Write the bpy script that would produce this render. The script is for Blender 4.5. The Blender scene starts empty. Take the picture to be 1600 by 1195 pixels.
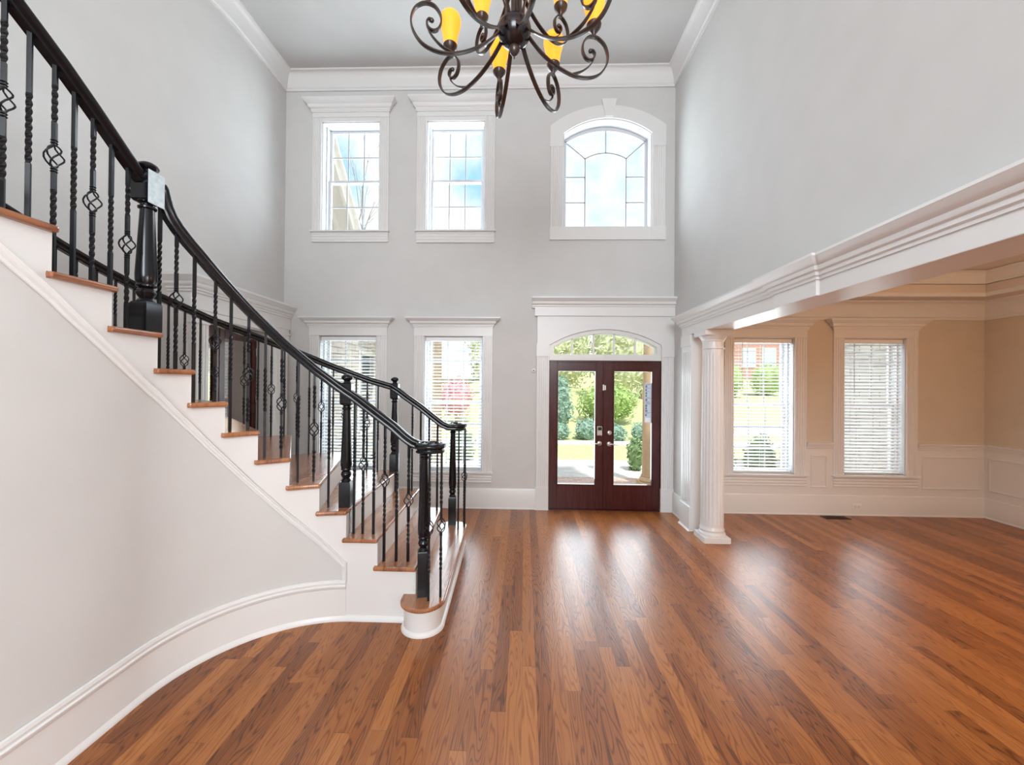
import bpy, bmesh, math, random
from mathutils import Vector, Matrix
random.seed(7)
C = bpy.context.scene.collection
SC = bpy.context.scene
PI = math.pi

# ------------------------------------------------------------------ camera
cam_d = bpy.data.cameras.new('camera')
cam_d.sensor_fit = 'HORIZONTAL'
cam_d.sensor_width = 36.0
cam_d.lens = 640.0 / 1600.0 * 36.0
cam_d.clip_start = 0.05
cam_d.clip_end = 300
cam = bpy.data.objects.new('camera', cam_d)
C.objects.link(cam)
_yaw, _pitch, _roll = 0.0298, 0.005, 0.0089
_fw = Vector((-math.sin(_yaw), math.cos(_yaw), 0))
_rt = Vector((math.cos(_yaw), math.sin(_yaw), 0))
_up = Vector((0, 0, 1))
_f2 = _fw * math.cos(_pitch) + _up * math.sin(_pitch)
_u2 = -_fw * math.sin(_pitch) + _up * math.cos(_pitch)
_r3 = _rt * math.cos(_roll) + _u2 * math.sin(_roll)
_u3 = -_rt * math.sin(_roll) + _u2 * math.cos(_roll)
cam.matrix_world = Matrix(((_r3.x, _u3.x, -_f2.x, 0.0), (_r3.y, _u3.y, -_f2.y, 0.0), (_r3.z, _u3.z, -_f2.z, 1.71), (0, 0, 0, 1)))
SC.camera = cam

# ------------------------------------------------------------------ colour management
SC.view_settings.view_transform = 'Standard'
SC.view_settings.look = 'None'
SC.view_settings.gamma = 1.0
SC.view_settings.use_curve_mapping = False
SC.view_settings.exposure = 0.68
SC.cycles.use_denoising = True
SC.cycles.max_bounces = 10
SC.cycles.diffuse_bounces = 5
SC.cycles.glossy_bounces = 4
SC.cycles.transparent_max_bounces = 16
SC.cycles.sample_clamp_indirect = 6.0
SC.cycles.caustics_reflective = False
SC.cycles.caustics_refractive = False

# ------------------------------------------------------------------ world: spring sky with broken cloud
wd = bpy.data.worlds.new('sky')
SC.world = wd
wd.use_nodes = True
wn = wd.node_tree.nodes
wl = wd.node_tree.links
wn.clear()
w_out = wn.new('ShaderNodeOutputWorld')
w_bg = wn.new('ShaderNodeBackground')
w_tc = wn.new('ShaderNodeTexCoord')
w_no = wn.new('ShaderNodeTexNoise')
w_no.inputs['Scale'].default_value = 4.2
w_no.inputs['Detail'].default_value = 5
w_no.inputs['Roughness'].default_value = 0.55
w_ra = wn.new('ShaderNodeValToRGB')
w_ra.color_ramp.elements[0].position = 0.36
w_ra.color_ramp.elements[0].color = (0.36, 0.66, 0.93, 1)
w_ra.color_ramp.elements[1].position = 0.56
w_ra.color_ramp.elements[1].color = (0.98, 1.0, 1.0, 1)
wl.new(w_tc.outputs['Generated'], w_no.inputs['Vector'])
wl.new(w_no.outputs['Fac'], w_ra.inputs['Fac'])
wl.new(w_ra.outputs['Color'], w_bg.inputs['Color'])
w_bg.inputs['Strength'].default_value = 0.80
wl.new(w_bg.outputs['Background'], w_out.inputs['Surface'])

# ------------------------------------------------------------------ lights
def sun_light(strength, elev, azim, color=(1, .96, .9)):
    d = bpy.data.lights.new('sun', 'SUN')
    d.energy = strength
    d.angle = math.radians(3)
    d.color = color
    o = bpy.data.objects.new('sun', d)
    v = Vector((math.cos(elev) * math.sin(azim), math.cos(elev) * math.cos(azim), math.sin(elev)))
    o.rotation_euler = v.to_track_quat('Z', 'Y').to_euler()
    C.objects.link(o)
def area_light(name, loc, size, energy, aim, color=(1, 1, 1), spread=PI):
    d = bpy.data.lights.new(name, 'AREA')
    d.shape = 'RECTANGLE'
    d.size, d.size_y = size
    d.energy = energy
    d.color = color
    d.spread = spread
    o = bpy.data.objects.new(name, d)
    o.location = loc
    o.rotation_euler = (-Vector(aim)).to_track_quat('Z', 'Y').to_euler()
    C.objects.link(o)
    return o
def point_light(name, loc, energy, color, r=.06):
    d = bpy.data.lights.new(name, 'POINT')
    d.energy = energy
    d.color = color
    d.shadow_soft_size = r
    o = bpy.data.objects.new(name, d)
    o.location = loc
    C.objects.link(o)
sun_light(2.8, math.radians(62), math.radians(160))
# added fill lights behind the camera, set in invented great-room windows
FILL_TINT = (0.88, 0.945, 1.0)
BACK_FILL = ((-1.2, 1.5), (0.4, 1.5))
for bx, bw in BACK_FILL:
    area_light('great_room_fill', (bx, -4.75, 3.9), (bw, 2.7), 150, (0, 1, 0.12), FILL_TINT)
area_light('breakfast_fill', (6.9, -2.7, 1.35), (3.6, 2.1), 470, (-1, .12, .02), FILL_TINT)  # added fill from the right rear, through an invented window opening
# daylight falling through each front window and the glazed doors
for (x0, x1, z0, z1, e) in ((-2.86, -2.04, 3.84, 5.36, 30), (-1.38, -.575, 3.84, 5.36, 44), (.52, 1.72, 3.88, 5.3, 25),
                            (-2.87, -2.06, .53, 2.31, 16), (-1.39, -.575, .53, 2.31, 28), (.4, 1.8, .34, 2.0, 34),
                            (2.84, 3.645, .57, 2.31, 24), (4.3, 5.11, .57, 2.31, 11)):
    area_light('window_daylight', ((x0 + x1) / 2, 6.02, (z0 + z1) / 2), (x1 - x0, z1 - z0), e, (0, -1, .10 if z0 > 3 else -.02), (0.80, 0.92, 1.0))
area_light('study_front_fill', (-4.9, 10.3, 1.6), (1.3, 1.6), 14, (-.3, -1, 0), FILL_TINT)  # added to brighten the study, at an invented front opening
point_light('study_fill', (-5.3, 7.2, 2.5), 9, (1.0, .86, .74), .15)  # added fill point without a fixture, lifts the dark study
# warm lamp of the dining room, over where the table would stand
point_light('dining_lamp', (4.3, 2.2, 2.2), 56, (1.0, 0.64, 0.38), .2)

# ------------------------------------------------------------------ materials
MATS = {}
def mat(name, col, rough=.5, metal=0.0, spec=.5, coat=0.0, emit=None, es=0.0):
    if name in MATS:
        return MATS[name]
    m = bpy.data.materials.new(name)
    m.use_nodes = True
    b = m.node_tree.nodes['Principled BSDF']
    b.inputs['Base Color'].default_value = (*col, 1)
    b.inputs['Roughness'].default_value = rough
    b.inputs['Metallic'].default_value = metal
    b.inputs['Specular IOR Level'].default_value = spec
    b.inputs['Coat Weight'].default_value = coat
    if emit:
        b.inputs['Emission Color'].default_value = (*emit, 1)
        b.inputs['Emission Strength'].default_value = es
    MATS[name] = m
    return m
def noisy(name, c1, c2, scale=8, rough=.6, bump=0.0, detail=3, stretch=(1, 1, 1), metal=0.0, spec=.4, lo=.35, hi=.65, bscale=None):
    if name in MATS:
        return MATS[name]
    m = mat(name, c1, rough, metal, spec)
    N, L = m.node_tree.nodes, m.node_tree.links
    b = N['Principled BSDF']
    tc = N.new('ShaderNodeTexCoord'); mp = N.new('ShaderNodeMapping'); no = N.new('ShaderNodeTexNoise'); ra = N.new('ShaderNodeValToRGB')
    mp.inputs['Scale'].default_value = stretch
    no.inputs['Scale'].default_value = scale
    no.inputs['Detail'].default_value = detail
    ra.color_ramp.elements[0].position = lo; ra.color_ramp.elements[0].color = (*c1, 1)
    ra.color_ramp.elements[1].position = hi; ra.color_ramp.elements[1].color = (*c2, 1)
    L.new(tc.outputs['Object'], mp.inputs['Vector']); L.new(mp.outputs['Vector'], no.inputs['Vector'])
    L.new(no.outputs['Fac'], ra.inputs['Fac']); L.new(ra.outputs['Color'], b.inputs['Base Color'])
    if bump:
        bp = N.new('ShaderNodeBump'); bp.inputs['Strength'].default_value = bump; bp.inputs['Distance'].default_value = .01
        src = no
        if bscale:
            src = N.new('ShaderNodeTexNoise'); src.inputs['Scale'].default_value = bscale
            L.new(mp.outputs['Vector'], src.inputs['Vector'])
        L.new(src.outputs['Fac'], bp.inputs['Height']); L.new(bp.outputs['Normal'], b.inputs['Normal'])
    return m

def wood(name, axis, plank, ramp, rough=.30, grain=1.0, coat=0.0, plank_len=1.1, seam=.5, spec=.5, bump=.12):
    """strip wood: planks run along `axis` ('X' or 'Y'), plank width in metres"""
    m = bpy.data.materials.new(name); m.use_nodes = True
    N, L = m.node_tree.nodes, m.node_tree.links
    b = N['Principled BSDF']
    b.inputs['Roughness'].default_value = rough
    b.inputs['Coat Weight'].default_value = coat
    b.inputs['Coat Roughness'].default_value = .22
    b.inputs['Specular IOR Level'].default_value = spec
    tc = N.new('ShaderNodeTexCoord'); sp = N.new('ShaderNodeSeparateXYZ')
    L.new(tc.outputs['Object'], sp.inputs[0])
    def math_(op, a, bb=None, c=None):
        n = N.new('ShaderNodeMath'); n.operation = op
        for i, v in enumerate((a, bb, c)):
            if v is None: continue
            if isinstance(v, (int, float)): n.inputs[i].default_value = v
            else: L.new(v, n.inputs[i])
        return n.outputs[0]
    u, v = (sp.outputs['X'], sp.outputs['Y']) if axis == 'Y' else (sp.outputs['Y'], sp.outputs['X'])
    pu = math_('DIVIDE', u, plank)
    idu = math_('FLOOR', pu)
    wn1 = N.new('ShaderNodeTexWhiteNoise'); wn1.noise_dimensions = '1D'; L.new(idu, wn1.inputs['W'])
    off = math_('MULTIPLY', wn1.outputs['Value'], 7.3)
    pv = math_('DIVIDE', math_('ADD', v, off), plank_len)
    idv = math_('FLOOR', pv)
    cb = N.new('ShaderNodeCombineXYZ'); L.new(idu, cb.inputs[0]); L.new(idv, cb.inputs[1])
    wn2 = N.new('ShaderNodeTexWhiteNoise'); wn2.noise_dimensions = '3D'; L.new(cb.outputs[0], wn2.inputs['Vector'])
    rnd = wn2.outputs['Value']
    # growth-ring figure: distorted bands, stretched along the board
    cg = N.new('ShaderNodeCombineXYZ')
    L.new(math_('ADD', math_('MULTIPLY', u, 13.0), math_('MULTIPLY', rnd, 37.0)), cg.inputs[0])
    L.new(math_('ADD', math_('MULTIPLY', v, 1.3), math_('MULTIPLY', rnd, 91.0)), cg.inputs[1])
    n1 = N.new('ShaderNodeTexNoise'); n1.inputs['Scale'].default_value = 1.0; n1.inputs['Detail'].default_value = 1.5; n1.inputs['Roughness'].default_value = .4
    L.new(cg.outputs[0], n1.inputs['Vector'])
    rings = math_('SINE', math_('MULTIPLY', n1.outputs['Fac'], 100.0))
    rings = math_('POWER', math_('ADD', math_('MULTIPLY', rings, .5), .5), 4.5)
    cf = N.new('ShaderNodeCombineXYZ')
    L.new(math_('MULTIPLY', u, 260.0), cf.inputs[0]); L.new(math_('MULTIPLY', v, 7.0), cf.inputs[1])
    n2 = N.new('ShaderNodeTexNoise'); n2.inputs['Scale'].default_value = 1.0; n2.inputs['Detail'].default_value = 2
    L.new(cf.outputs[0], n2.inputs['Vector'])
    fac = math_('ADD', math_('ADD', math_('MULTIPLY', rnd, .46), .25), math_('MULTIPLY', n2.outputs['Fac'], .30))
    fac = math_('SUBTRACT', fac, math_('MULTIPLY', rings, .30 * grain))
    ra = N.new('ShaderNodeValToRGB')
    els = ra.color_ramp.elements
    while len(els) < len(ramp): els.new(.5)
    for e_, (p_, c_) in zip(els, ramp): e_.position = p_; e_.color = (*c_, 1)
    L.new(fac, ra.inputs['Fac'])
    fu = math_('FRACT', pu); fv = math_('FRACT', pv)
    s1 = math_('MINIMUM', math_('LESS_THAN', fu, .018), 1.0)
    s2 = math_('LESS_THAN', fv, .0022)
    sm = math_('MULTIPLY', math_('MAXIMUM', s1, s2), seam)
    mx = N.new('ShaderNodeMix'); mx.data_type = 'RGBA'
    L.new(sm, mx.inputs['Factor']); L.new(ra.outputs['Color'], mx.inputs['A'])
    mx.inputs['B'].default_value = (.05, .022, .012, 1)
    L.new(mx.outputs['Result'], b.inputs['Base Color'])
    if bump:
        bp = N.new('ShaderNodeBump'); bp.inputs['Strength'].default_value = bump; bp.inputs['Distance'].default_value = .004
        hh = math_('SUBTRACT', math_('MULTIPLY', rings, -.6), sm)
        L.new(hh, bp.inputs['Height']); L.new(bp.outputs['Normal'], b.inputs['Normal'])
        if coat: L.new(bp.outputs['Normal'], b.inputs['Coat Normal'])
    MATS[name] = m
    return m

def glass(name, tint=(1, 1, 1), ior=1.45):
    m = bpy.data.materials.new(name); m.use_nodes = True
    N, L = m.node_tree.nodes, m.node_tree.links
    N.clear()
    o = N.new('ShaderNodeOutputMaterial'); t = N.new('ShaderNodeBsdfTransparent'); g = N.new('ShaderNodeBsdfGlossy'); f = N.new('ShaderNodeFresnel'); x = N.new('ShaderNodeMixShader')
    t.inputs['Color'].default_value = (*tint, 1)
    g.inputs['Roughness'].default_value = .02
    f.inputs['IOR'].default_value = ior
    ge = N.new('ShaderNodeNewGeometry'); mu = N.new('ShaderNodeMath'); mu.operation = 'SUBTRACT'; mu.use_clamp = True   # no reflection on leaving the pane
    L.new(f.outputs[0], mu.inputs[0]); L.new(ge.outputs['Backfacing'], mu.inputs[1])
    L.new(mu.outputs[0], x.inputs[0]); L.new(t.outputs[0], x.inputs[1]); L.new(g.outputs[0], x.inputs[2]); L.new(x.outputs[0], o.inputs[0])
    MATS[name] = m
    return m

def brick(name, c1, c2, mortar, sx=.22, sy=.07, bump=.4, rough=.85, plane='xy'):
    m = mat(name, c1, rough, 0, .2)
    N, L = m.node_tree.nodes, m.node_tree.links
    b = N['Principled BSDF']
    tc = N.new('ShaderNodeTexCoord'); sp = N.new('ShaderNodeSeparateXYZ'); cb = N.new('ShaderNodeCombineXYZ'); br = N.new('ShaderNodeTexBrick')
    L.new(tc.outputs['Object'], sp.inputs[0])
    for k in (0, 1): L.new(sp.outputs[plane[k].upper()], cb.inputs[k])
    br.inputs['Color1'].default_value = (*c1, 1); br.inputs['Color2'].default_value = (*c2, 1); br.inputs['Mortar'].default_value = (*mortar, 1)
    br.inputs['Scale'].default_value = 1.0; br.inputs['Brick Width'].default_value = sx; br.inputs['Row Height'].default_value = sy
    br.inputs['Mortar Size'].default_value = .012
    L.new(cb.outputs[0], br.inputs['Vector'])
    L.new(br.outputs['Color'], b.inputs['Base Color'])
    bp = N.new('ShaderNodeBump'); bp.inputs['Strength'].default_value = bump; bp.inputs['Distance'].default_value = .02; bp.invert = True
    L.new(br.outputs['Fac'], bp.inputs['Height']); L.new(bp.outputs['Normal'], b.inputs['Normal'])
    return m

M_wall = noisy('greige_wall_paint', (.595, .59, .578), (.615, .61, .598), 3, .7, .02, bscale=260, spec=.25)
M_tan = noisy('tan_wall_paint', (.60, .535, .45), (.63, .56, .475), 3, .7, .02, bscale=260, spec=.25)
M_trim = mat('white_trim_paint', (.73, .725, .715), .32, spec=.45)
M_ceil = noisy('ceiling_paint', (.56, .56, .55), (.58, .58, .57), 3, .85, .02, bscale=300, spec=.1)
M_dceil = noisy('dining_ceiling_paint', (.66, .60, .53), (.68, .62, .55), 3, .85, 0, spec=.1)
M_black = mat('black_lacquer', (.006, .006, .008), .20, spec=.38)
M_iron = mat('black_iron', (.007, .007, .009), .36, spec=.35)
M_bronze = noisy('oil_rubbed_bronze', (.020, .011, .008), (.05, .026, .018), 14, .3, spec=.7)
M_mahog = noisy('mahogany', (.045, .008, .008), (.075, .014, .012), 5, .25, 0, stretch=(9, 9, .7), spec=.4)
M_nickel = mat('satin_nickel', (.62, .60, .56), .28, metal=1.0)
M_amber = mat('amber_glass', (.95, .45, .06), .25, emit=(1.0, .285, .012), es=.84)
M_blind = mat('white_blind', (.86, .87, .87), .45)
M_vinyl = mat('white_vinyl', (.58, .59, .61), .4)
M_grille = mat('shaded_window_grille', (.40, .41, .44), .4)  # backlit shade of the white grilles put into the colour as grey
M_glass = glass('window_glass')
M_plastic = mat('white_plastic', (.82, .80, .76), .4)
M_dark = mat('dark_slot', (.02, .015, .012), .6)
FLOOR_RAMP = [(0.0, (.045, .010, .002)), (.22, (.125, .034, .006)), (.5, (.265, .080, .016)), (.8, (.39, .140, .034)), (1.0, (.50, .215, .07))]
M_floor = wood('red_oak_floor', 'Y', .083, FLOOR_RAMP, rough=.30, grain=1.0, coat=0.0, plank_len=1.35, spec=.5)
TREAD_RAMP = [(0.0, (.12, .038, .015)), (.3, (.26, .092, .038)), (.7, (.37, .148, .062)), (1.0, (.47, .21, .095))]
M_tread = wood('oak_tread', 'Y', .083, TREAD_RAMP, rough=.2, grain=.9, coat=.3, plank_len=4.0, seam=.25)
M_nosing = noisy('oak_nosing', (.36, .15, .065), (.46, .21, .09), 6, .25, stretch=(4, 4, 12))

# ------------------------------------------------------------------ mesh helpers
class MB:
    def __init__(s): s.v = []; s.f = []
    def add(s, vs, fs):
        k = len(s.v); s.v += [tuple(p) for p in vs]; s.f += [tuple(i + k for i in f) for f in fs]; return s
    def box(s, x0, x1, y0, y1, z0, z1):
        return s.add([(x0, y0, z0), (x1, y0, z0), (x1, y1, z0), (x0, y1, z0), (x0, y0, z1), (x1, y0, z1), (x1, y1, z1), (x0, y1, z1)],
                     [(0, 3, 2, 1), (4, 5, 6, 7), (0, 1, 5, 4), (1, 2, 6, 5), (2, 3, 7, 6), (3, 0, 4, 7)])
    def prism(s, poly, axis, a, b):
        """poly in the two other axes (cyclic order kept), extruded along axis from a to b"""
        n = len(poly)
        def P(p, t):
            return (t, p[0], p[1]) if axis == 'x' else (p[0], t, p[1]) if axis == 'y' else (p[0], p[1], t)
        vs = [P(p, a) for p in poly] + [P(p, b) for p in poly]
        return s.add(vs, [tuple(range(n))[::-1], tuple(range(n, 2 * n))] + [(i, (i + 1) % n, n + (i + 1) % n, n + i) for i in range(n)])
    def loft(s, rings, closed=True, caps=True):
        n = len(rings[0]); vs = [p for r in rings for p in r]; fs = []
        for k in range(len(rings) - 1):
            for i in range(n if closed else n - 1):
                j = (i + 1) % n
                fs.append((k * n + i, k * n + j, (k + 1) * n + j, (k + 1) * n + i))
        if caps:
            fs.append(tuple(range(n))[::-1]); fs.append(tuple(range((len(rings) - 1) * n, len(rings) * n)))
        return s.add(vs, fs)
    def lathe(s, prof, c=(0, 0, 0), n=24, caps=True):
        rings = [[(c[0] + r * math.cos(2 * PI * i / n), c[1] + r * math.sin(2 * PI * i / n), c[2] + z) for i in range(n)] for r, z in prof]
        return s.loft(rings, True, caps)
    def sqlathe(s, prof, c=(0, 0, 0), rot=0.0):
        rings = [[(c[0] + h * math.sqrt(2) * math.cos(rot + PI / 4 + PI / 2 * i), c[1] + h * math.sqrt(2) * math.sin(rot + PI / 4 + PI / 2 * i), c[2] + z) for i in range(4)] for h, z in prof]
        return s.loft(rings)
    def tube(s, path, r, n=8, flat=None, side=None):
        """round (or flattened) bar along a 3-D path; r a number or a list"""
        path = [Vector(p) for p in path]; m = len(path); rings = []
        rr = r if isinstance(r, (list, tuple)) else [r] * m
        t0 = (path[1] - path[0]).normalized()
        ref = Vector(side) if side else (Vector((0, 0, 1)) if abs(t0.z) < .9 else Vector((1, 0, 0)))
        for i in range(m):
            t = (path[min(i + 1, m - 1)] - path[max(i - 1, 0)])
            t = t.normalized() if t.length > 1e-9 else t0
            a = ref if side else (ref - t * ref.dot(t))
            if a.length < 1e-6: a = t.orthogonal()
            a = a.normalized(); b = t.cross(a).normalized()
            if not side: ref = a
            fx = flat if flat else 1.0
            rings.append([tuple(path[i] + a * (rr[i] * fx * math.cos(2 * PI * k / n)) + b * (rr[i] * math.sin(2 * PI * k / n))) for k in range(n)])
        return s.loft(rings)
    def sweep(s, path, prof, closed=False, caps=True, z=0.0):
        """mitred sweep of a closed profile [(offset, z)] along a plan path [(x, y)]; offset is to the left of travel"""
        m = len(path); rings = []
        for i in range(m):
            p = Vector(path[i])
            d0 = (p - Vector(path[i - 1])) if (i > 0 or closed) else None
            d1 = (Vector(path[(i + 1) % m]) - p) if (i < m - 1 or closed) else None
            if d0 is None: d0 = d1
            if d1 is None: d1 = d0
            d0 = d0.normalized(); d1 = d1.normalized()
            n0 = Vector((-d0.y, d0.x)); n1 = Vector((-d1.y, d1.x))
            nn = (n0 + n1); nn = nn / max(1e-6, nn.dot(n0)) if nn.length > 1e-6 else n0
            rings.append([(p.x + nn.x * o, p.y + nn.y * o, z + h) for o, h in prof])
        if closed:
            n = len(rings[0]); vs = [p for r in rings for p in r]; fs = []
            for k in range(m):
                for i in range(n):
                    j = (i + 1) % n; k2 = (k + 1) % m
                    fs.append((k * n + i, k * n + j, k2 * n + j, k2 * n + i))
            return s.add(vs, fs)
        return s.loft(rings, True, caps)
    def sweep3(s, path, prof):
        """sweep of profile [(right, up)] along a 3-D path, kept upright"""
        m = len(path); P = [Vector(p) for p in path]; rings = []
        lastr = None
        for i in range(m):
            t = (P[min(i + 1, m - 1)] - P[max(i - 1, 0)]).normalized()
            h = Vector((t.x, t.y, 0))
            if h.length > .02: lastr = Vector((h.y, -h.x, 0)).normalized()
            r = lastr; u = r.cross(t).normalized()
            rings.append([tuple(P[i] + r * a + u * b) for a, b in prof])
        return s.loft(rings)
    def build(s, name, m, parent=None, smooth=None, bevel=0.0, seg=2):
        me = bpy.data.meshes.new(name); me.from_pydata(s.v, [], s.f)
        bm = bmesh.new(); bm.from_mesh(me)
        bmesh.ops.recalc_face_normals(bm, faces=bm.faces)
        bm.to_mesh(me); bm.free()
        if smooth is not None:
            me.polygons.foreach_set('use_smooth', [True] * len(me.polygons))
            me.set_sharp_from_angle(angle=math.radians(smooth))
        me.materials.append(m)
        o = bpy.data.objects.new(name, me); C.objects.link(o)
        if parent: o.parent = parent
        if bevel:
            md = o.modifiers.new('bevel', 'BEVEL'); md.width = bevel; md.segments = seg; md.limit_method = 'ANGLE'; md.angle_limit = math.radians(40)
        return o
def empty(name, loc=(0, 0, 0), kind=None):
    o = bpy.data.objects.new(name, None); o.location = loc; o.empty_display_size = .1; C.objects.link(o)
    if kind: o['kind'] = kind
    return o
def tag(o, label, cat, group=None, kind=None):
    o['label'] = label; o['category'] = cat
    if group: o['group'] = group
    if kind: o['kind'] = kind
    return o
def struct(o, label=None, cat=None):
    o['kind'] = 'structure'
    if label: o['label'] = label
    if cat: o['category'] = cat
    return o

# ================================================================== THE HOUSE
D = 5.648; YO = 5.90            # inner and outer face of the front wall
XL, XR = -3.382, 2.034          # foyer side walls
CEIL = 6.03
# ---- floor
f_ = MB().box(-7.5, 7, -5, 5.9, -.25, 0).build('floor', M_floor); struct(f_, 'glossy reddish oak strip floor of foyer and dining room', 'floor')

# ---- front wall, cut for the windows and the doors
def sliced_wall(x0, x1, z0, z1, y0, y1, holes):
    """holes: (xa, xb, za, ztop) with ztop a number or a function of x"""
    xs = {x0, x1}
    for h in holes:
        xs |= {h[0], h[1]}
        if callable(h[3]): xs |= {h[0] + (h[1] - h[0]) * i / 28 for i in range(29)}
    xs = sorted(xs); mb = MB()
    for a, b in zip(xs, xs[1:]):
        if b - a < 1e-5: continue
        hs = sorted([h for h in holes if h[0] - 1e-6 <= a and b <= h[1] + 1e-6], key=lambda h: h[2])
        za, zb = z0, z0
        for h in hs:
            if h[2] > max(za, zb) + 1e-5: mb.prism([(a, za), (b, zb), (b, h[2]), (a, h[2])], 'y', y0, y1)
            t = h[3] if callable(h[3]) else (lambda x, q=h[3]: q)
            za, zb = t(a), t(b)
        mb.prism([(a, za), (b, zb), (b, z1), (a, z1)], 'y', y0, y1)
    return mb
def arc_top(xa, xb, zs, zt):
    c = (xa + xb) / 2; hw = (xb - xa) / 2; r = zt - zs; R = (hw * hw + r * r) / (2 * r)
    return lambda x: zt - R + math.sqrt(max(0, R * R - (x - c) ** 2))
UP = [(-2.861, -2.045, 3.835, 5.362), (-1.380, -.575, 3.838, 5.362)]
ARCH = (.515, 1.718, 3.88, 5.167, 5.374)
LOW = [(-2.872, -2.057, .52, 2.375), (-1.392, -.575, .52, 2.375)]
DIN = [(2.836, 3.646, .53, 2.375), (4.300, 5.113, .53, 2.375)]
DOOR = (.345, 1.866)
arch_in = arc_top(ARCH[0], ARCH[1], ARCH[3], ARCH[4])
tr_out = arc_top(.345, 1.866, 2.27, 2.49)
w = sliced_wall(-3.6, 2.14, 0, CEIL + .2, D, YO, UP + LOW + [(ARCH[0], ARCH[1], ARCH[2], arch_in), (.345, 1.866, 0.0, tr_out)])
struct(w.build('wall_front', M_wall))
w = sliced_wall(2.14, 6.4, 0, 3.4, D, YO, DIN)
struct(w.build('wall_dining_front', M_tan))

# ---- side walls of the foyer
def lw(y):   # the upper left wall bows away beside the upper flight
    t = min(1, max(0, (4.7 - y) / 2.1)); return XL - .40 * t * t * (3 - 2 * t)
ys = [D + .02] + [4.7 - 2.1 * i / 24 for i in range(25)] + [-5]
mb = MB()
hi = [(lw(y), y) for y in ys if y > 3.96] + [(lw(3.95), 3.95)]
mb.sweep(hi, [(0, 2.6), (0, CEIL + .2), (-.2, CEIL + .2), (-.2, 2.6)])      # travel is -y: left of travel is +x
lo_ = [(lw(3.95), 3.95)] + [(lw(y), y) for y in ys if y < 3.94]
mb.sweep(lo_, [(0, 0), (0, CEIL + .2), (-.2, CEIL + .2), (-.2, 0)])
struct(mb.build('wall_left', M_wall, smooth=40))
OPY0, OPY1, OPZ = 4.17, 5.27, 2.37
mb = MB().box(-3.62, -3.35, 3.93, OPY0, 0, 2.62).box(-3.62, -3.35, OPY1, D, 0, 2.62).box(-3.62, -3.35, OPY0, OPY1, OPZ, 2.62)
struct(mb.build('wall_portal', M_wall))
# right wall: solid above the beam, a short return beside the front door
mb = MB().box(XR, 2.25, -5, D, 2.40, CEIL + .2)
mb.box(XR, 2.25, 4.93, D, 0, 2.40)
struct(mb.build('wall_right', M_wall))
# ceiling and its crown
struct(MB().box(-4.2, 2.3, -5.2, D + .3, CEIL, CEIL + .25).build('ceiling', M_ceil))
def crown_prof(h, p, steps=None):
    """wall-to-ceiling crown: h down the wall, p out along the ceiling, top at z=0"""
    pts = [(0, 0), (p, 0), (p, -.018 * h / .2)]
    for i in range(1, 8):
        a = i / 8 * PI / 2
        pts.append((p * (.93 - .62 * math.sin(a)), -h * (.10 + .62 * (1 - math.cos(a)))))
    pts += [(p * .26, -h * .78), (p * .26, -h * .84), (p * .16, -h * .90), (p * .16, -h), (0, -h)]
    return pts
cp = crown_prof(.235, .135)
path = [(XR, -4.9), (XR, D)] + [(lw(y), y) for y in ys if y < D]
path = [(XR, -4.9), (XR, D), (XL, D)] + [(lw(y), y) for y in ys[1:]]
struct(MB().sweep(path, [(o, z + CEIL) for o, z in cp]).build('trim_1', M_trim, smooth=30))

# ---- back of the house (behind the camera): openings invented for the fill lights
struct(MB().box(7.0, 7.2, -5.2, -4.5, 0, 3.4).box(7.0, 7.2, -.9, -.2, 0, 3.4).box(7.0, 7.2, -4.5, -.9, 0, .3).box(7.0, 7.2, -4.5, -.9, 2.4, 3.4).build('wall_breakfast_unseen', M_wall))  # unseen side wall, its opening added for the side fill light
struct(MB().box(2.2, 7.2, -5.2, -.2, 3.0, 3.25).build('ceiling_breakfast', M_ceil))
bw_holes = [(bx - bw / 2, bx + bw / 2, 2.55, 5.25) for bx, bw in BACK_FILL]
struct(sliced_wall(-4.2, 7, 0, CEIL + .2, -5.2, -5, bw_holes).build('wall_back', M_wall))

# ---- beam with entablature between foyer and dining room
BX = 1.972
BZ = 2.325
mb = MB().box(BX, 2.262, -5, 5.20, BZ, 2.60)
mb.box(BX - .022, BX + .01, 2.80, 3.28, BZ, 2.49)
struct(mb.build('beam', M_trim, bevel=.004))
ent = [(0, 2.43), (.012, 2.43), (.012, 2.447), (.028, 2.455), (.028, 2.478), (.045, 2.485), (.052, 2.497), (.052, 2.512), (.068, 2.52), (.085, 2.538), (.098, 2.556), (.104, 2.562), (.104, 2.578), (0, 2.578)]
path = [(BX, -4.9), (BX, 2.8), (BX - .022, 2.8), (BX - .022, 3.28), (BX, 3.28), (BX, 5.20), (XR + .01, 5.20)]
struct(MB().sweep(path, ent).build('trim_2', M_trim, smooth=35))
# pilaster closing the wall end below the beam
mb = MB().box(BX, 2.262, 4.915, 5.20, 0, BZ)
for k in range(4): mb.box(BX - .008, BX + .002, 4.955 + k * .055, 4.985 + k * .055, .32, 2.12)
mb.box(BX - .014, BX + .01, 4.905, 5.21, 0, .28)
mb.box(BX - .012, BX + .01, 4.91, 5.205, 2.19, BZ)
mb.sweep([(2.25, 4.905), (BX - .014, 4.905), (BX - .014, 5.21)], [(0, 0), (.0, .02), (.016, .004), (.018, 0)])
struct(mb.build('trim_3', M_trim, bevel=.003))

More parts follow.
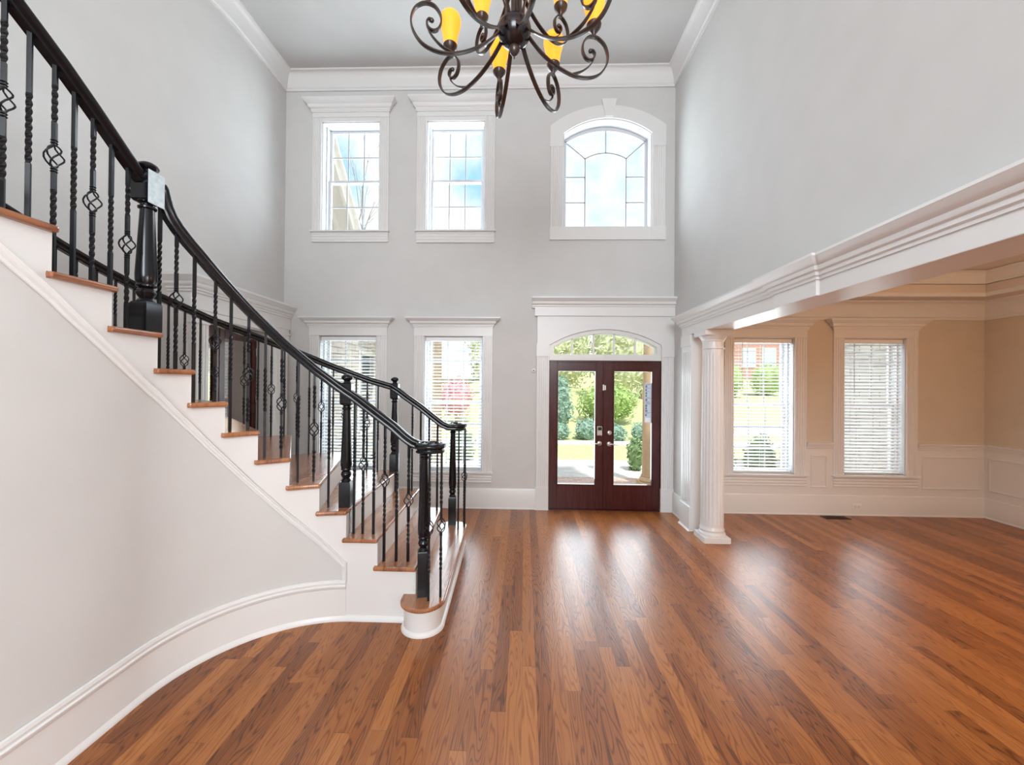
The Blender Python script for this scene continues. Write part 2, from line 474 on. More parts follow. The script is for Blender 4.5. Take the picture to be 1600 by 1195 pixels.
# ---- the free-standing fluted column
cx, cy = 2.112, 4.655
col = empty('fluted_column', (cx, cy, 0))
tag(col, 'white fluted round column on square plinth under the beam', 'column')
def par(o, p):
    o.parent = p; o.matrix_parent_inverse = Matrix.Translation(-Vector(p.location)); return o
mb = MB().box(-.143, .143, -.143, .143, 0, .062)
par(MB().add([(x + cx, y + cy, z) for x, y, z in mb.v], mb.f).build('plinth', M_trim, bevel=.004), col)
par(MB().lathe([(.138, .062), (.140, .078), (.134, .094), (.127, .100), (.124, .112), (.130, .124), (.128, .136), (.121, .148), (.119, .17)], (cx, cy, 0), 40).build('base_moulding', M_trim, smooth=35), col)
rings = []
NF = 20
for zi, sc in ((.17, 1.0), (.21, 1.0), (.26, 1.0), (.9, .992), (1.5, .96), (2.03, .915), (2.06, .912), (2.12, .91)):
    rg = []
    for i in range(NF * 8):
        a = 2 * PI * i / (NF * 8); ph = (i % 8) / 8
        gd = .0 if zi < .25 or zi > 2.05 else .0095 * max(0, math.sin((ph - .12) / .76 * PI)) if .12 < ph < .88 else 0
        r = (.120 - gd) * sc
        rg.append((cx + r * math.cos(a), cy + r * math.sin(a), zi))
    rings.append(rg)
par(MB().loft(rings).build('shaft', M_trim, smooth=30), col)
mb = MB().lathe([(.109, 2.12), (.118, 2.125), (.118, 2.137), (.109, 2.142), (.109, 2.205), (.116, 2.212), (.116, 2.222), (.125, 2.235), (.140, 2.262), (.144, 2.272)], (cx, cy, 0), 40)
mb.box(cx - .150, cx + .150, cy - .150, cy + .150, 2.272, BZ)
par(mb.build('capital', M_trim, smooth=30), col)

# ---- baseboards
BP = [(0, 0), (.028, 0), (.028, .012), (.020, .022), (.020, .235), (.016, .245), (.016, .258), (.009, .275), (0, .28)]
struct(MB().sweep([(.168, D), (XL + .2, D)], BP).build('baseboard_front', M_trim, smooth=30))
struct(MB().sweep([(XR, 5.20), (XR, D)], BP).build('baseboard_right', M_trim, smooth=30))

# ================================================================== WINDOWS
def board_fluted(mb, x0, x1, z0, z1, yf, t=.022, n=4, vertical=True):
    """moulded casing board lying on the wall (front face at yf, thickness t, n shallow flutes)"""
    a0, a1 = (x0, x1) if vertical else (z0, z1)
    wd_ = a1 - a0; m = wd_ * .14; g = (wd_ - 2 * m) / (n * 2 - 1)
    pr = [(a0, yf + t), (a0, yf + .004), (a0 + .004, yf)]
    for k in range(n):
        s0 = a0 + m + k * 2 * g
        pr += [(s0, yf), (s0 + g * .3, yf + .007), (s0 + g * .7, yf + .007), (s0 + g, yf)]
    pr += [(a1 - .004, yf), (a1, yf + .004), (a1, yf + t)]
    if vertical: mb.prism(pr, 'z', z0, z1)
    else: mb.prism([(p[1], p[0]) for p in pr], 'x', x0, x1)
def header_mould(mb, x0, x1, z0, z1, yw, proj):
    """cornice over a casing with mitred returns: straight body x0..x1"""
    h = z1 - z0
    pr = [(0, z0), (.012, z0), (.012, z0 + h * .10), (.020, z0 + h * .16), (.020, z0 + h * .26), (proj * .40, z0 + h * .36), (proj * .48, z0 + h * .48), (proj * .48, z0 + h * .58),
          (proj * .72, z0 + h * .70), (proj * .95, z0 + h * .84), (proj, z0 + h * .88), (proj, z1), (0, z1)]
    mb.sweep([(x1, yw), (x1, yw - .012), (x0, yw - .012), (x0, yw)], [(-o if False else o, z) for o, z in pr])
def sweep_cw(mb, pts, pr): mb.sweep(pts, pr)
WN = [0]
def sash(mb, x0, x1, z0, z1, y0, y1, st, cols, rows, top=None):
    mb.box(x0, x0 + st, y0, y1, z0, z1).box(x1 - st, x1, y0, y1, z0, z1)
    mb.box(x0 + st, x1 - st, y0, y1, z1 - st, z1).box(x0 + st, x1 - st, y0, y1, z0, z0 + st)
    return mb
def grille(x0, x1, z0, z1, ym, st, cols, rows):
    mb = MB()
    for i in range(1, cols):
        x = x0 + st + (x1 - x0 - 2 * st) * i / cols
        mb.box(x - .0085, x + .0085, ym - .008, ym - .003, z0 + st, z1 - st)
    for j in range(1, rows):
        z = z0 + st + (z1 - z0 - 2 * st) * j / rows
        mb.box(x0 + st, x1 - st, ym - .0085, ym - .003, z - .0085, z + .0085)
    return mb
def window(op, case, head, sill, label, tm=M_trim, apron_flutes=4, rows=2):
    """double-hung window: op opening, case = (x0, x1) outer edges of casing, head = (frieze_bottom, crown_bottom, crown_top), sill = (bottom, top)"""
    WN[0] += 1
    x0, x1, z0, z1 = op
    fr = MB()
    # jamb lining
    fr.box(x0, x0 + .012, D, YO, z0, z1).box(x1 - .012, x1, D, YO, z0, z1).box(x0, x1, D, YO, z1 - .012, z1).box(x0, x1, D, YO, z0, z0 + .012)
    # sash stops
    for a, b in ((x0 + .012, x0 + .03), (x1 - .03, x1 - .012)): fr.box(a, b, D + .10, YO - .02, z0, z1)
    root = fr.build('window_%d' % WN[0], M_vinyl); struct(root, label, 'window')
    zm = (z0 + z1) / 2
    sa = sash(MB(), x0 + .03, x1 - .03, zm - .018, z1 - .014, D + .185, D + .215, .034, 3, rows).build('sash', M_vinyl, root)
    sb = sash(MB(), x0 + .03, x1 - .03, z0 + .012, zm + .018, D + .150, D + .180, .034, 3, rows).build('sash', M_vinyl, root)
    grille(x0 + .03, x1 - .03, zm - .018, z1 - .014, D + .2, .034, 3, rows).build('grille', M_grille, sa)
    grille(x0 + .03, x1 - .03, z0 + .012, zm + .018, D + .165, .034, 3, rows).build('grille', M_grille, sb)
    MB().box(x0 + .05, x1 - .05, D + .198, D + .202, zm, z1 - .03).build('pane', M_glass, root)
    MB().box(x0 + .05, x1 - .05, D + .163, D + .167, z0 + .03, zm).build('pane', M_glass, root)
    cs = MB()
    cx0, cx1 = case
    board_fluted(cs, cx0, x0, sill[1], head[0], D - .022)
    board_fluted(cs, x1, cx1, sill[1], head[0], D - .022)
    cs.box(x0 - .002, x1 + .002, D - .016, D + .02, z1, head[0])
    cs.build('casing', tm, root)
    hd = MB()
    hd.box(cx0, cx1, D - .026, D, head[0], head[1] + .01)
    header_mould(hd, cx0, cx1, head[1], head[2], D - .014, .105)
    hd.build('header', tm, root, smooth=30)
    sl = MB()
    sl.box(cx0 - .018, cx1 + .018, D - .055, D + .10, sill[1] - .018, sill[1] + .004)
    board_fluted(sl, cx0, cx1, sill[0], sill[1] - .018, D - .024, n=3, vertical=False)
    sl.build('sill', tm, root, bevel=.003)
    return root
window(UP[0], (-2.989, -1.91), (5.42, 5.485, 5.643), (3.675, 3.832), 'upper double-hung window nearest the left wall')
window(UP[1], (-1.518, -.430), (5.42, 5.485, 5.655), (3.665, 3.834), 'upper double-hung window with open sky behind chandelier scroll')
window(LOW[0], (-3.008, -1.908), (2.372, 2.495, 2.622), (.355, .50), 'lower window nearest the left wall, behind the stair', rows=3)
window(LOW[1], (-1.53, -.44), (2.372, 2.495, 2.622), (.355, .50), 'lower window between stair and front door', rows=3)
window(DIN[0], (2.712, 3.803), (2.378, 2.48, 2.622), (.375, .53), 'dining window beside the fluted column', rows=3)
window(DIN[1], (4.155, 5.258), (2.378, 2.48, 2.622), (.375, .53), 'dining window nearer the dining corner', rows=3)

# ---- arched window over the door
def arc_pts(xa, xb, zs, zt, n=24):
    f = arc_top(xa, xb, zs, zt); return [(xa + (xb - xa) * i / n, f(xa + (xb - xa) * i / n)) for i in range(n + 1)]
def arch_band(mb, inner, outer, y0, y1):
    mb.loft([[(a[0], y0, a[1]), (b[0], y0, b[1]), (b[0], y1, b[1]), (a[0], y1, a[1])] for a, b in zip(inner, outer)])
WN[0] += 1
ax0, ax1, az0, azs, azt = ARCH
fr = MB()
fr.box(ax0, ax0 + .012, D, YO, az0, azs).box(ax1 - .012, ax1, D, YO, az0, azs).box(ax0, ax1, D, YO, az0 - .002, az0 + .012)
arch_band(fr, arc_pts(ax0 + .012, ax1 - .012, azs, azt - .012), arc_pts(ax0, ax1, azs, azt), D, YO)
aw = fr.build('window_%d' % WN[0], M_vinyl, smooth=30); struct(aw, 'arched window above the front door', 'window')
ys0, ys1 = D + .17, D + .21
sx0, sx1, sz0 = ax0 + .012, ax1 - .012, az0 + .012
sb = MB()
sb.box(sx0, sx0 + .04, ys0, ys1, sz0, azs).box(sx1 - .04, sx1, ys0, ys1, sz0, azs).box(sx0, sx1, ys0, ys1, sz0, sz0 + .035)
arch_band(sb, arc_pts(sx0 + .04, sx1 - .04, azs - .02, azt - .065), arc_pts(sx0, sx1, azs, azt - .012), ys0, ys1)
def bar(mb, p, q, y, hw=.009, hd=.010):
    a = Vector(p); b = Vector(q); d = (b - a).normalized(); n = Vector((-d.y, d.x)) * hw
    mb.prism([tuple(a + n), tuple(b + n), tuple(b - n), tuple(a - n)], 'y', y - hd, y + hd)
yg = D + .19; k_ = yg / D
def gp(x, z): return (x * k_, 1.71 + (z - 1.71) * k_)
il, ir = gp(.809, 4.816), gp(1.368, 4.812)
it = gp(1.088, 4.894)
ia = arc_pts(il[0], ir[0], il[1], it[1], 12)
gb_ = MB()
for p, q in zip(ia, ia[1:]): bar(gb_, p, q, yg)
bar(gb_, il, (il[0], sz0), yg); bar(gb_, ir, (ir[0], sz0), yg)
bar(gb_, it, (it[0], azt - .06), yg)
bar(gb_, (sx0 + .03, azs - .01), il, yg); bar(gb_, (sx1 - .03, azs - .01), ir, yg)
for zz in (4.562, 4.212):
    z_ = gp(0, zz)[1]
    bar(gb_, (sx0 + .03, z_), (il[0], z_), yg); bar(gb_, (ir[0], z_), (sx1 - .03, z_), yg)
gb_.build('grille', M_grille, sb.build('sash', M_vinyl, aw, smooth=30))
MB().prism(arc_pts(sx0 + .02, sx1 - .02, azs - .01, azt - .04) + [(sx1 - .02, sz0 + .02), (sx0 + .02, sz0 + .02)], 'y', yg + .012, yg + .016).build('pane', M_glass, aw)
cs = MB()
cl, cr = .337, 1.900
board_fluted(cs, cl, ax0, 3.882, 4.985, D - .022, n=5); board_fluted(cs, ax1, cr, 3.882, 4.985, D - .022, n=5)
cs.box(cl - .006, ax0, D - .026, D, 4.985, azs); cs.box(ax1, cr + .006, D - .026, D, 4.985, azs)
cs.prism([(cl - .006, azs), (ax0, azs), (cl - .006, 5.272)], 'y', D - .026, D).prism([(ax1, azs), (cr + .006, azs), (cr + .006, 5.272)], 'y', D - .026, D)
inn = arc_pts(ax0, ax1, azs, azt); outr = arc_pts(cl - .006, cr + .006, 5.272, 5.548)
arch_band(cs, inn, outr, D - .026, D)
cs.box(cl - .004, cr + .004, D - .028, D, 3.703, 3.882)
cs.box(ax1 - .005, cr + .006, D - .034, D, 3.701, 3.884)
cs.prism([(1.028, 5.625), (1.233, 5.625), (1.180, 5.385), (1.078, 5.385)], 'y', D - .045, D)
cs.build('casing', M_trim, aw, smooth=30)

# ================================================================== FRONT ENTRANCE
sur = MB()
for a, b in ((.170, .342), (1.866, 2.034)):
    board_fluted(sur, a, b, .31, 2.10, D - .024, n=5)
    sur.box(a - .006, b, D - .034, D, 0, .31)
    sur.box(a - .004, b, D - .034, D, 2.10, 2.275)
    sur.box(a - .012, b, D - .046, D, 0, .014)
# frieze board with the arch cut out
tro = arc_top(.345, 1.866, 2.275, 2.49)
ff_ = arc_pts(.345, 1.866, 2.275, 2.49)
sur.loft([[(x, D - .024, z), (x, D - .024, 2.66), (x, D, 2.66), (x, D, z)] for x, z in ff_])
sur.box(.176, .345, D - .024, D, 2.27, 2.66).box(1.866, 2.034, D - .024, D, 2.27, 2.66)
arch_band(sur, arc_pts(.352, 1.859, 2.262, 2.476), arc_pts(.330, 1.881, 2.272, 2.497), D - .0315, D)
ent = struct(sur.build('trim_4', M_trim, smooth=30))
hd = MB().box(.140, 2.034, D - .050, D, 2.654, 2.765)
pr = [(0, 2.762), (.045, 2.762), (.045, 2.775), (.055, 2.785), (.055, 2.800), (.075, 2.810), (.083, 2.825), (.083, 2.842), (.105, 2.862), (.122, 2.880), (.128, 2.884), (.128, 2.905), (0, 2.905)]
hd.sweep([(2.034, D), (.146, D), (.146, D + .05)][:2] + [], pr)
hd.prism([(D - o, z) for o, z in pr], 'x', .10, .15)
struct(hd.build('trim_5', M_trim, smooth=30))
# transom: frame, five lights
WN[0] += 1
tz = D + .06
tr = MB()
ti = arc_pts(.40, 1.812, 2.235, 2.425); to = arc_pts(.345, 1.866, 2.272, 2.489)
arch_band(tr, ti, to, D + .0, YO - .05)
tr.box(.345, 1.866, D - .004, YO - .05, 2.045, 2.133)
tr.box(.345, .40, D + .002, YO - .052, 2.12, 2.27).box(1.812, 1.866, D + .002, YO - .052, 2.12, 2.27)
for sg in (0, 1):
    q_ = [(.345, 2.2), (.402, 2.2), (.402, 2.238), (.432, 2.262), (.432, 2.312), (.345, 2.288)]
    tr.prism([(x, z) if not sg else (2.211 - x, z) for x, z in q_], 'y', D + .010, D + .045)
tf = arc_top(.40, 1.812, 2.235, 2.425)
for xm in (.662, .957, 1.240, 1.530): tr.box(xm - .011, xm + .011, tz, tz + .03, 2.12, tf(xm) + .01)
trw = tr.build('window_%d' % WN[0], M_trim, smooth=30); struct(trw, 'low arched transom window over the front doors', 'window')
MB().prism(arc_pts(.39, 1.82, 2.235, 2.43) + [(1.82, 2.12), (.39, 2.12)], 'y', tz + .013, tz + .017).build('pane', M_glass, trw)
# door lining
struct(MB().box(.330, .348, D - .01, YO, 0, 2.05).box(1.864, 1.880, D - .01, YO, 0, 2.05).box(.33, 1.88, D - .01, YO, 2.03, 2.05).box(.33, 1.88, D - .02, YO, -.01, .012).build('trim_6', M_mahog))
def door_leaf(n, x0, x1, gx0, gx1, label):
    y0, y1 = D + .012, D + .057
    mb = MB().box(x0, gx0, y0, y1, .012, 2.036).box(gx1, x1, y0, y1, .012, 2.036).box(gx0, gx1, y0, y1, 1.915, 2.036).box(gx0, gx1, y0, y1, .012, .337)
    b = .014   # glazing bead
    for (a, c, e, g) in ((gx0, gx0 + b, .337, 1.915), (gx1 - b, gx1, .337, 1.915), (gx0 + b, gx1 - b, .337, .337 + b), (gx0 + b, gx1 - b, 1.915 - b, 1.915)):
        mb.box(a, c, y0 - .006, y1, e, g)
    o = mb.build('door_%d' % n, M_mahog, bevel=.003); struct(o, label, 'door')
    MB().box(gx0 + .003, gx1 - .003, D + .032, D + .037, .34, 1.912).build('glass_pane', M_glass, o)
    return o
dL = door_leaf(1, .350, 1.088, .455, .990, 'left mahogany front door leaf with full glass and keypad lock')
dR = door_leaf(2, 1.104, 1.862, 1.222, 1.760, 'right mahogany front door leaf with white notice on its glass')
MB().box(1.086, 1.108, D - .006, D + .05, .012, 2.036).build('astragal', M_mahog, dL, bevel=.003)
def lever(parent, x, z, sgn):
    mb = MB()
    y = D + .012
    mb.v += []
    ring = [[(x + r * math.cos(2 * PI * i / 20), y - d, z + r * math.sin(2 * PI * i / 20)) for i in range(20)] for r, d in ((.033, 0), (.033, .006), (.027, .011), (.012, .013), (.011, .045))]
    mb.loft(ring)
    mb.tube([(x, y - .042, z), (x + sgn * .03, y - .046, z + .002), (x + sgn * .07, y - .044, z - .001), (x + sgn * .105, y - .040, z - .006)], [.011, .010, .008, .007], 10)
    return mb.build('lever_handle', M_nickel, parent, smooth=40)
def rose(parent, name, x, z, r):
    y = D + .012
    mb = MB().loft([[(x + q * math.cos(2 * PI * i / 20), y - d, z + q * math.sin(2 * PI * i / 20)) for i in range(20)] for q, d in ((r, 0), (r, .008), (r * .8, .014), (r * .3, .016))])
    mb.box(x - .006, x + .006, y - .032, y - .012, z - .018, z + .018)
    return mb.build(name, M_nickel, parent, smooth=40)
lever(dL, 1.038, .912, -1); lever(dR, 1.172, .905, 1)
rose(dR, 'deadbolt', 1.172, 1.06, .031)
kp = MB().box(1.004, 1.072, D - .018, D + .012, 1.02, 1.15).build('keypad_lock', M_nickel, dL, bevel=.008)
MB().box(1.012, 1.064, D - .022, D - .016, 1.095, 1.14).build('keypad_screen', mat('keypad_black', (.02, .02, .025), .2), kp, bevel=.002)
MB().box(1.022, 1.054, D - .030, D - .016, 1.03, 1.05).build('thumb_turn', M_nickel, kp, bevel=.004)
MB().box(1.075, 1.095, D - .016, D + .012, 1.64, 1.72).build('alarm_contact', M_plastic, dL, bevel=.003)
MB().box(1.100, 1.118, D - .012, D + .012, 1.645, 1.71).build('alarm_contact', M_plastic, dR, bevel=.003)
# the paper notice taped inside the right-hand glass
nt = MB().box(1.655, 1.752, D + .026, D + .029, 1.20, 1.745).build('paper_notice', mat('notice_paper', (.62, .70, .80), .6), dR)
nb = MB()
random.seed(3)
zz = 1.735
while zz > 1.29:
    h = random.choice((.004, .004, .005, .028))
    nb.box(1.662, 1.662 + (.083 if h < .01 else .03) * random.uniform(.6, 1), D + .0252, D + .0262, zz - h, zz)
    zz -= h + .007
nb.build('printing', mat('notice_ink', (.16, .20, .30), .7), nt)
MB().box(1.664, 1.735, D + .0252, D + .0262, 1.21, 1.27).build('white_box', mat('notice_white', (.9, .92, .95), .6), nt)

# ================================================================== BLINDS
def blind(op, label, wand_x, pitch=.0445, tilt=12, z_bot=None, group='white slatted blinds in the lower windows'):
    x0, x1, z0, z1 = op
    root = empty('window_blind', ((x0 + x1) / 2, D + .07, z0)); tag(root, label, 'blind', group)
    P = lambda o: par(o, root)
    P(MB().box(x0 + .016, x1 - .016, D + .020, D + .085, z1 - .068, z1 - .014).build('head_rail', M_blind, bevel=.004))
    zb = z_bot or z0 + .02
    P(MB().box(x0 + .024, x1 - .024, D + .03, D + .085, zb, zb + .02).build('bottom_rail', M_blind, bevel=.004))
    mb = MB(); z = zb + .045; t = math.radians(tilt); hw = .0245
    while z < z1 - .075:
        for sg in (-1, 1): pass
        dy, dz = hw * math.cos(t), hw * math.sin(t)
        mb.prism([(D + .057 - dy, z - dz), (D + .057, z + .002), (D + .057 + dy, z + dz), (D + .057 + dy, z + dz + .0028), (D + .057, z + .005), (D + .057 - dy, z - dz + .0028)], 'x', x0 + .024, x1 - .024)
        z += pitch
    P(mb.build('slats', M_blind))
    mb = MB()
    for q in (.14, .5, .86):
        xq = x0 + (x1 - x0) * q
        mb.box(xq - .0012, xq + .0012, D + .030, D + .032, zb, z1 - .05).box(xq - .0012, xq + .0012, D + .082, D + .084, zb, z1 - .05)
    P(mb.build('ladder_cord', M_blind))
    if wand_x:
        P(MB().tube([(wand_x, D + .016, z1 - .07), (wand_x, D + .014, z1 - .6), (wand_x + .002, D + .014, z1 - .72)], .004, 8).build('tilt_wand', mat('clear_wand', (.45, .42, .40), .2), None))
    return root
blind(LOW[0], 'white blind in the lower window behind the stair, by the left wall', None)
blind(LOW[1], 'white blind in the lower window between stair and front door', None)
blind(DIN[0], 'white blind in the dining window beside the fluted column', 2.966)
blind(DIN[1], 'white blind in the dining window nearer the corner, brightly backlit', 4.452, tilt=24)

# ================================================================== DINING ROOM
DXR = 6.135
struct(MB().box(DXR, DXR + .2, -.2, D + .2, 0, 3.4).build('wall_dining_right', M_tan))
struct(MB().box(2.25, DXR + .2, -.4, -.2, 0, 3.4).build('wall_dining_back', M_tan))
# tray ceiling: perimeter soffit, riser, raised panel
ring = MB()
tx0, tx1, ty0, ty1 = 2.75, 5.70, .4, 5.24
ring.box(2.25, DXR, ty1, D, 2.86, 3.02).box(2.25, DXR, -.2, ty0, 2.86, 3.02).box(2.25, tx0, ty0, ty1, 2.86, 3.02).box(tx1, DXR, ty0, ty1, 2.86, 3.02)
ring.box(2.2, DXR + .1, -.3, D + .1, 3.16, 3.4)
for b in ((tx0 - .08, tx1 + .08, ty1, ty1 + .08), (tx0 - .08, tx1 + .08, ty0 - .08, ty0), (tx0 - .08, tx0, ty0, ty1), (tx1, tx1 + .08, ty0, ty1)): ring.box(*b, 3.0, 3.18)
struct(ring.build('ceiling_dining', M_dceil))
struct(MB().sweep([(tx0, ty0), (tx1, ty0), (tx1, ty1), (tx0, ty1)], [(o, z + 3.155) for o, z in crown_prof(.15, .09)], closed=True).sweep(
    [(tx0, ty0), (tx1, ty0), (tx1, ty1), (tx0, ty1)], [(-.02, 2.85), (.016, 2.85), (.02, 2.87), (.012, 2.9), (-.02, 2.9)], closed=True).build('trim_7', M_trim, smooth=30))
struct(MB().sweep([(2.27, -.2), (DXR, -.2), (DXR, D), (2.27, D)], [(o, z + 2.86) for o, z in crown_prof(.24, .13)]).build('trim_8', M_trim, smooth=30))
# wainscot: white backing, chair rail, panel moulds, base
wb = MB()
wb.box(2.27, 2.712, D - .012, D, 0, .90).box(3.803, 4.155, D - .012, D, 0, .90).box(5.258, DXR, D - .012, D, 0, .90).box(2.712, 3.803, D - .012, D, 0, .38).box(4.155, 5.258, D - .012, D, 0, .38)
wb.box(DXR - .012, DXR, -.2, D, 0, .90)
struct(wb.build('trim_9', M_trim))
cr_ = [(0, .872), (.014, .872), (.014, .885), (.022, .892), (.022, .905), (.030, .915), (.030, .928), (.040, .940), (.044, .950), (.044, .966), (0, .970)]
cm = MB()
cm.sweep([(2.712, D), (2.27, D)], cr_).sweep([(4.155, D), (3.803, D)], cr_).sweep([(DXR, -.2), (DXR, D), (5.258, D)], cr_)
struct(cm.build('trim_10', M_trim, smooth=30))
def panel_mould(mb, a0, a1, z0, z1, plane):
    w_ = .022
    for (p, q, r, s_) in ((a0, a1, z1 - w_, z1), (a0, a1, z0, z0 + w_), (a0, a0 + w_, z0 + w_, z1 - w_), (a1 - w_, a1, z0 + w_, z1 - w_)):
        if plane == 'y': mb.box(p, q, D - .024, D - .01, r, s_)
        else: mb.box(DXR - .024, DXR - .01, p, q, r, s_)
pm = MB()
for a0, a1 in ((2.35, 2.64), (3.862, 4.078), (5.315, 6.072)): panel_mould(pm, a0, a1, .36, .80, 'y')
for a0, a1 in ((4.2, 5.58), (2.7, 4.1), (1.2, 2.6)): panel_mould(pm, a0, a1, .36, .80, 'x')
struct(pm.build('trim_11', M_trim, bevel=.006))
struct(MB().sweep([(DXR - .012, -.2), (DXR - .012, D - .012), (2.27, D - .012)], [(o, z * .95) for o, z in BP]).build('baseboard_dining', M_trim, smooth=30))
ou = MB().box(4.395, 4.515, D - .040, D - .03, .085, .160).build('wall_outlet', M_plastic, bevel=.003)
tag(ou, 'white double outlet plate low in the dining baseboard', 'outlet')
MB().box(4.415, 4.448, D - .043, D - .038, .105, .14).build('socket', mat('outlet_face', (.70, .68, .65), .4), ou, bevel=.004)
MB().box(4.462, 4.495, D - .043, D - .038, .105, .14).build('socket', mat('outlet_face', (.7, .68, .65), .4), ou, bevel=.004)
vt = MB().box(3.94, 4.26, D - .20, D - .08, 0, .006)
vt = vt.build('floor_vent', mat('vent_brown', (.05, .025, .016), .4, .3)); tag(vt, 'dark metal floor register by the dining baseboard', 'vent')
gv = MB()
for k in range(12): gv.box(3.962 + k * .023, 3.974 + k * .023, D - .185, D - .095, .006, .009)
gv.build('grille', M_dark, vt)

# ================================================================== LEFT PORTAL AND STUDY
pt = MB()
PXF = -3.29
for a, b in ((3.965, OPY0 - .0), (OPY1, 5.60)):
    pr_ = [(PXF - .06, a), (PXF, a)]
    n = 4; m_ = (b - a) * .16; g = (b - a - 2 * m_) / (2 * n - 1)
    for k in range(n):
        s0 = a + m_ + 2 * k * g
        pr_ += [(PXF, s0), (PXF - .008, s0 + g * .3), (PXF - .008, s0 + g * .7), (PXF, s0 + g)]
    pr_ += [(PXF, b), (PXF - .06, b)]
    pt.prism(pr_, 'z', .3, 2.36)
    pt.box(PXF - .06, PXF + .012, a - .01, b + .01, 0, .3)
    pt.box(PXF - .06, PXF + .009, a - .008, b + .008, 2.30, 2.438)
    pt.box(PXF - .06, PXF + .022, a - .018, b + .018, 2.36, 2.385)
pt.box(-3.36, PXF + .005, OPY0, OPY1, OPZ, 2.438)
pt.box(-3.62, PXF + .012, 3.92, D, 2.44, 2.645)
pt.box(-3.62, -3.34, 3.922, 3.97, 0, 2.438)
prf = [(0, 2.60), (.014, 2.60), (.014, 2.618), (.026, 2.628), (.026, 2.645), (.045, 2.66), (.052, 2.675), (.052, 2.690), (.072, 2.71), (.085, 2.735), (.092, 2.742), (.092, 2.765), (-.03, 2.765)]
pt.sweep([(PXF + .012, D), (PXF + .012, 3.92), (-3.62, 3.92)][::-1], [(-o, z) for o, z in prf])
pt.box(-3.62, PXF, 3.925, D, 2.60, 2.76)
pt.box(-3.62, -3.33, OPY1 - .012, OPY1, 0, OPZ).box(-3.62, -3.33, OPY0, OPY0 + .012, 0, OPZ).box(-3.62, -3.33, OPY0, OPY1, OPZ - .012, OPZ)
struct(pt.build('trim_12', M_trim, smooth=30))
def glazed_leaf(n, x0, x1, y0, y1, label, along):
    """mahogany glazed leaf; along = 'y' (closed in the wall) or 'x' (standing open into the study)"""
    a0, a1 = (y0, y1) if along == 'y' else (x0, x1)
    c0, c1 = (x0, x1) if along == 'y' else (y0, y1)
    def bx(mb, p, q, r, s_, e=0):
        return mb.box(c0 - e, c1 + e, p, q, r, s_) if along == 'y' else mb.box(p, q, c0 - e, c1 + e, r, s_)
    mb = MB(); st = .085
    bx(mb, a0, a0 + st, .01, 2.35); bx(mb, a1 - st, a1, .01, 2.35); bx(mb, a0 + st, a1 - st, 2.22, 2.35); bx(mb, a0 + st, a1 - st, .01, .27)
    o = mb.build('door_%d' % n, M_mahog, bevel=.004); struct(o, label, 'door')
    g = MB(); cm_ = (c0 + c1) / 2
    (g.box(cm_ - .003, cm_ + .003, a0 + st, a1 - st, .27, 2.22) if along == 'y' else g.box(a0 + st, a1 - st, cm_ - .003, cm_ + .003, .27, 2.22))
    g.build('glass_pane', M_glass, o)
    return o
glazed_leaf(3, -3.54, -3.50, 4.60, 5.255, 'closed mahogany glass door leaf to the study', 'y')
glazed_leaf(4, -3.54, -3.50, 4.185, 4.592, 'narrower mahogany glass door leaf to the study', 'y')
hg = MB()
for z in (.35, 1.50, 2.1): hg.box(-3.495, -3.48, 5.225, 5.262, z - .05, z + .05)
struct(hg.build('trim_13', M_nickel, bevel=.003))
M_study = noisy('study_wall_paint', (.24, .19, .175), (.26, .205, .19), 3, .8)
st = MB().box(-6.6, -6.4, 2.7, 6.9, 0, 3.4).box(-6.6, -6.4, 8.45, 10.4, 0, 3.4).box(-6.6, -6.4, 6.9, 8.45, 0, .6).box(-6.6, -6.4, 6.9, 8.45, 2.4, 3.4).box(-6.6, -4.0, 2.5, 2.7, 0, 3.4)
struct(st.build('wall_study', M_study))
struct(sliced_wall(-6.6, -3.75, 0, 3.4, 10.2, 10.4, [(-5.6, -4.2, .7, 2.4)]).build('wall_study_front', M_study))
struct(MB().box(-6.6, -3.6, 4.0, 10.4, 3.1, 3.4).box(-6.6, -4.0, 2.5, 4.0, 3.1, 3.4).build('ceiling_study', M_ceil))
struct(MB().box(-6.6, -3.62, 5.9, 10.4, -.25, 0).build('floor_study', M_floor))
sbk = MB()
for k in range(36): sbk.box(-6.44, -6.40, 6.93, 8.42, .64 + k * .048, .646 + k * .048)
sb_ = sbk.build('window_blind', M_blind); tag(sb_, 'horizontal blind in the study, glimpsed through the glass beside the portal pilaster', 'blind')
MB().box(-6.45, -6.39, 6.92, 8.43, 2.36, 2.40).build('head_rail', M_blind, sb_)

# sensor beside the portal, doorbell chime knob by the front door
se = MB().box(-3.335, -3.29, D - .05, D - .001, 2.27, 2.36).build('motion_sensor', M_plastic, bevel=.012); tag(se, 'small cream motion sensor high in the corner beside the portal', 'sensor')
MB().box(-3.325, -3.30, D - .056, D - .048, 2.285, 2.315).build('lens', mat('sensor_lens', (.75, .73, .68), .3), se, bevel=.003)
bl = MB().loft([[(.128 + r * math.cos(2 * PI * i / 20), D - d, 1.905 + r * math.sin(2 * PI * i / 20)) for i in range(20)] for r, d in ((.030, 0), (.030, .014), (.024, .022), (.008, .024))])
bl = bl.build('door_sensor', M_plastic, smooth=40); tag(bl, 'round white sensor on the wall left of the front door casing', 'sensor')
MB().loft([[(.128 + r * math.cos(2 * PI * i / 12), D - d, 1.905 + r * math.sin(2 * PI * i / 12)) for i in range(12)] for r, d in ((.010, .022), (.008, .028))]).build('button', M_dark, bl)

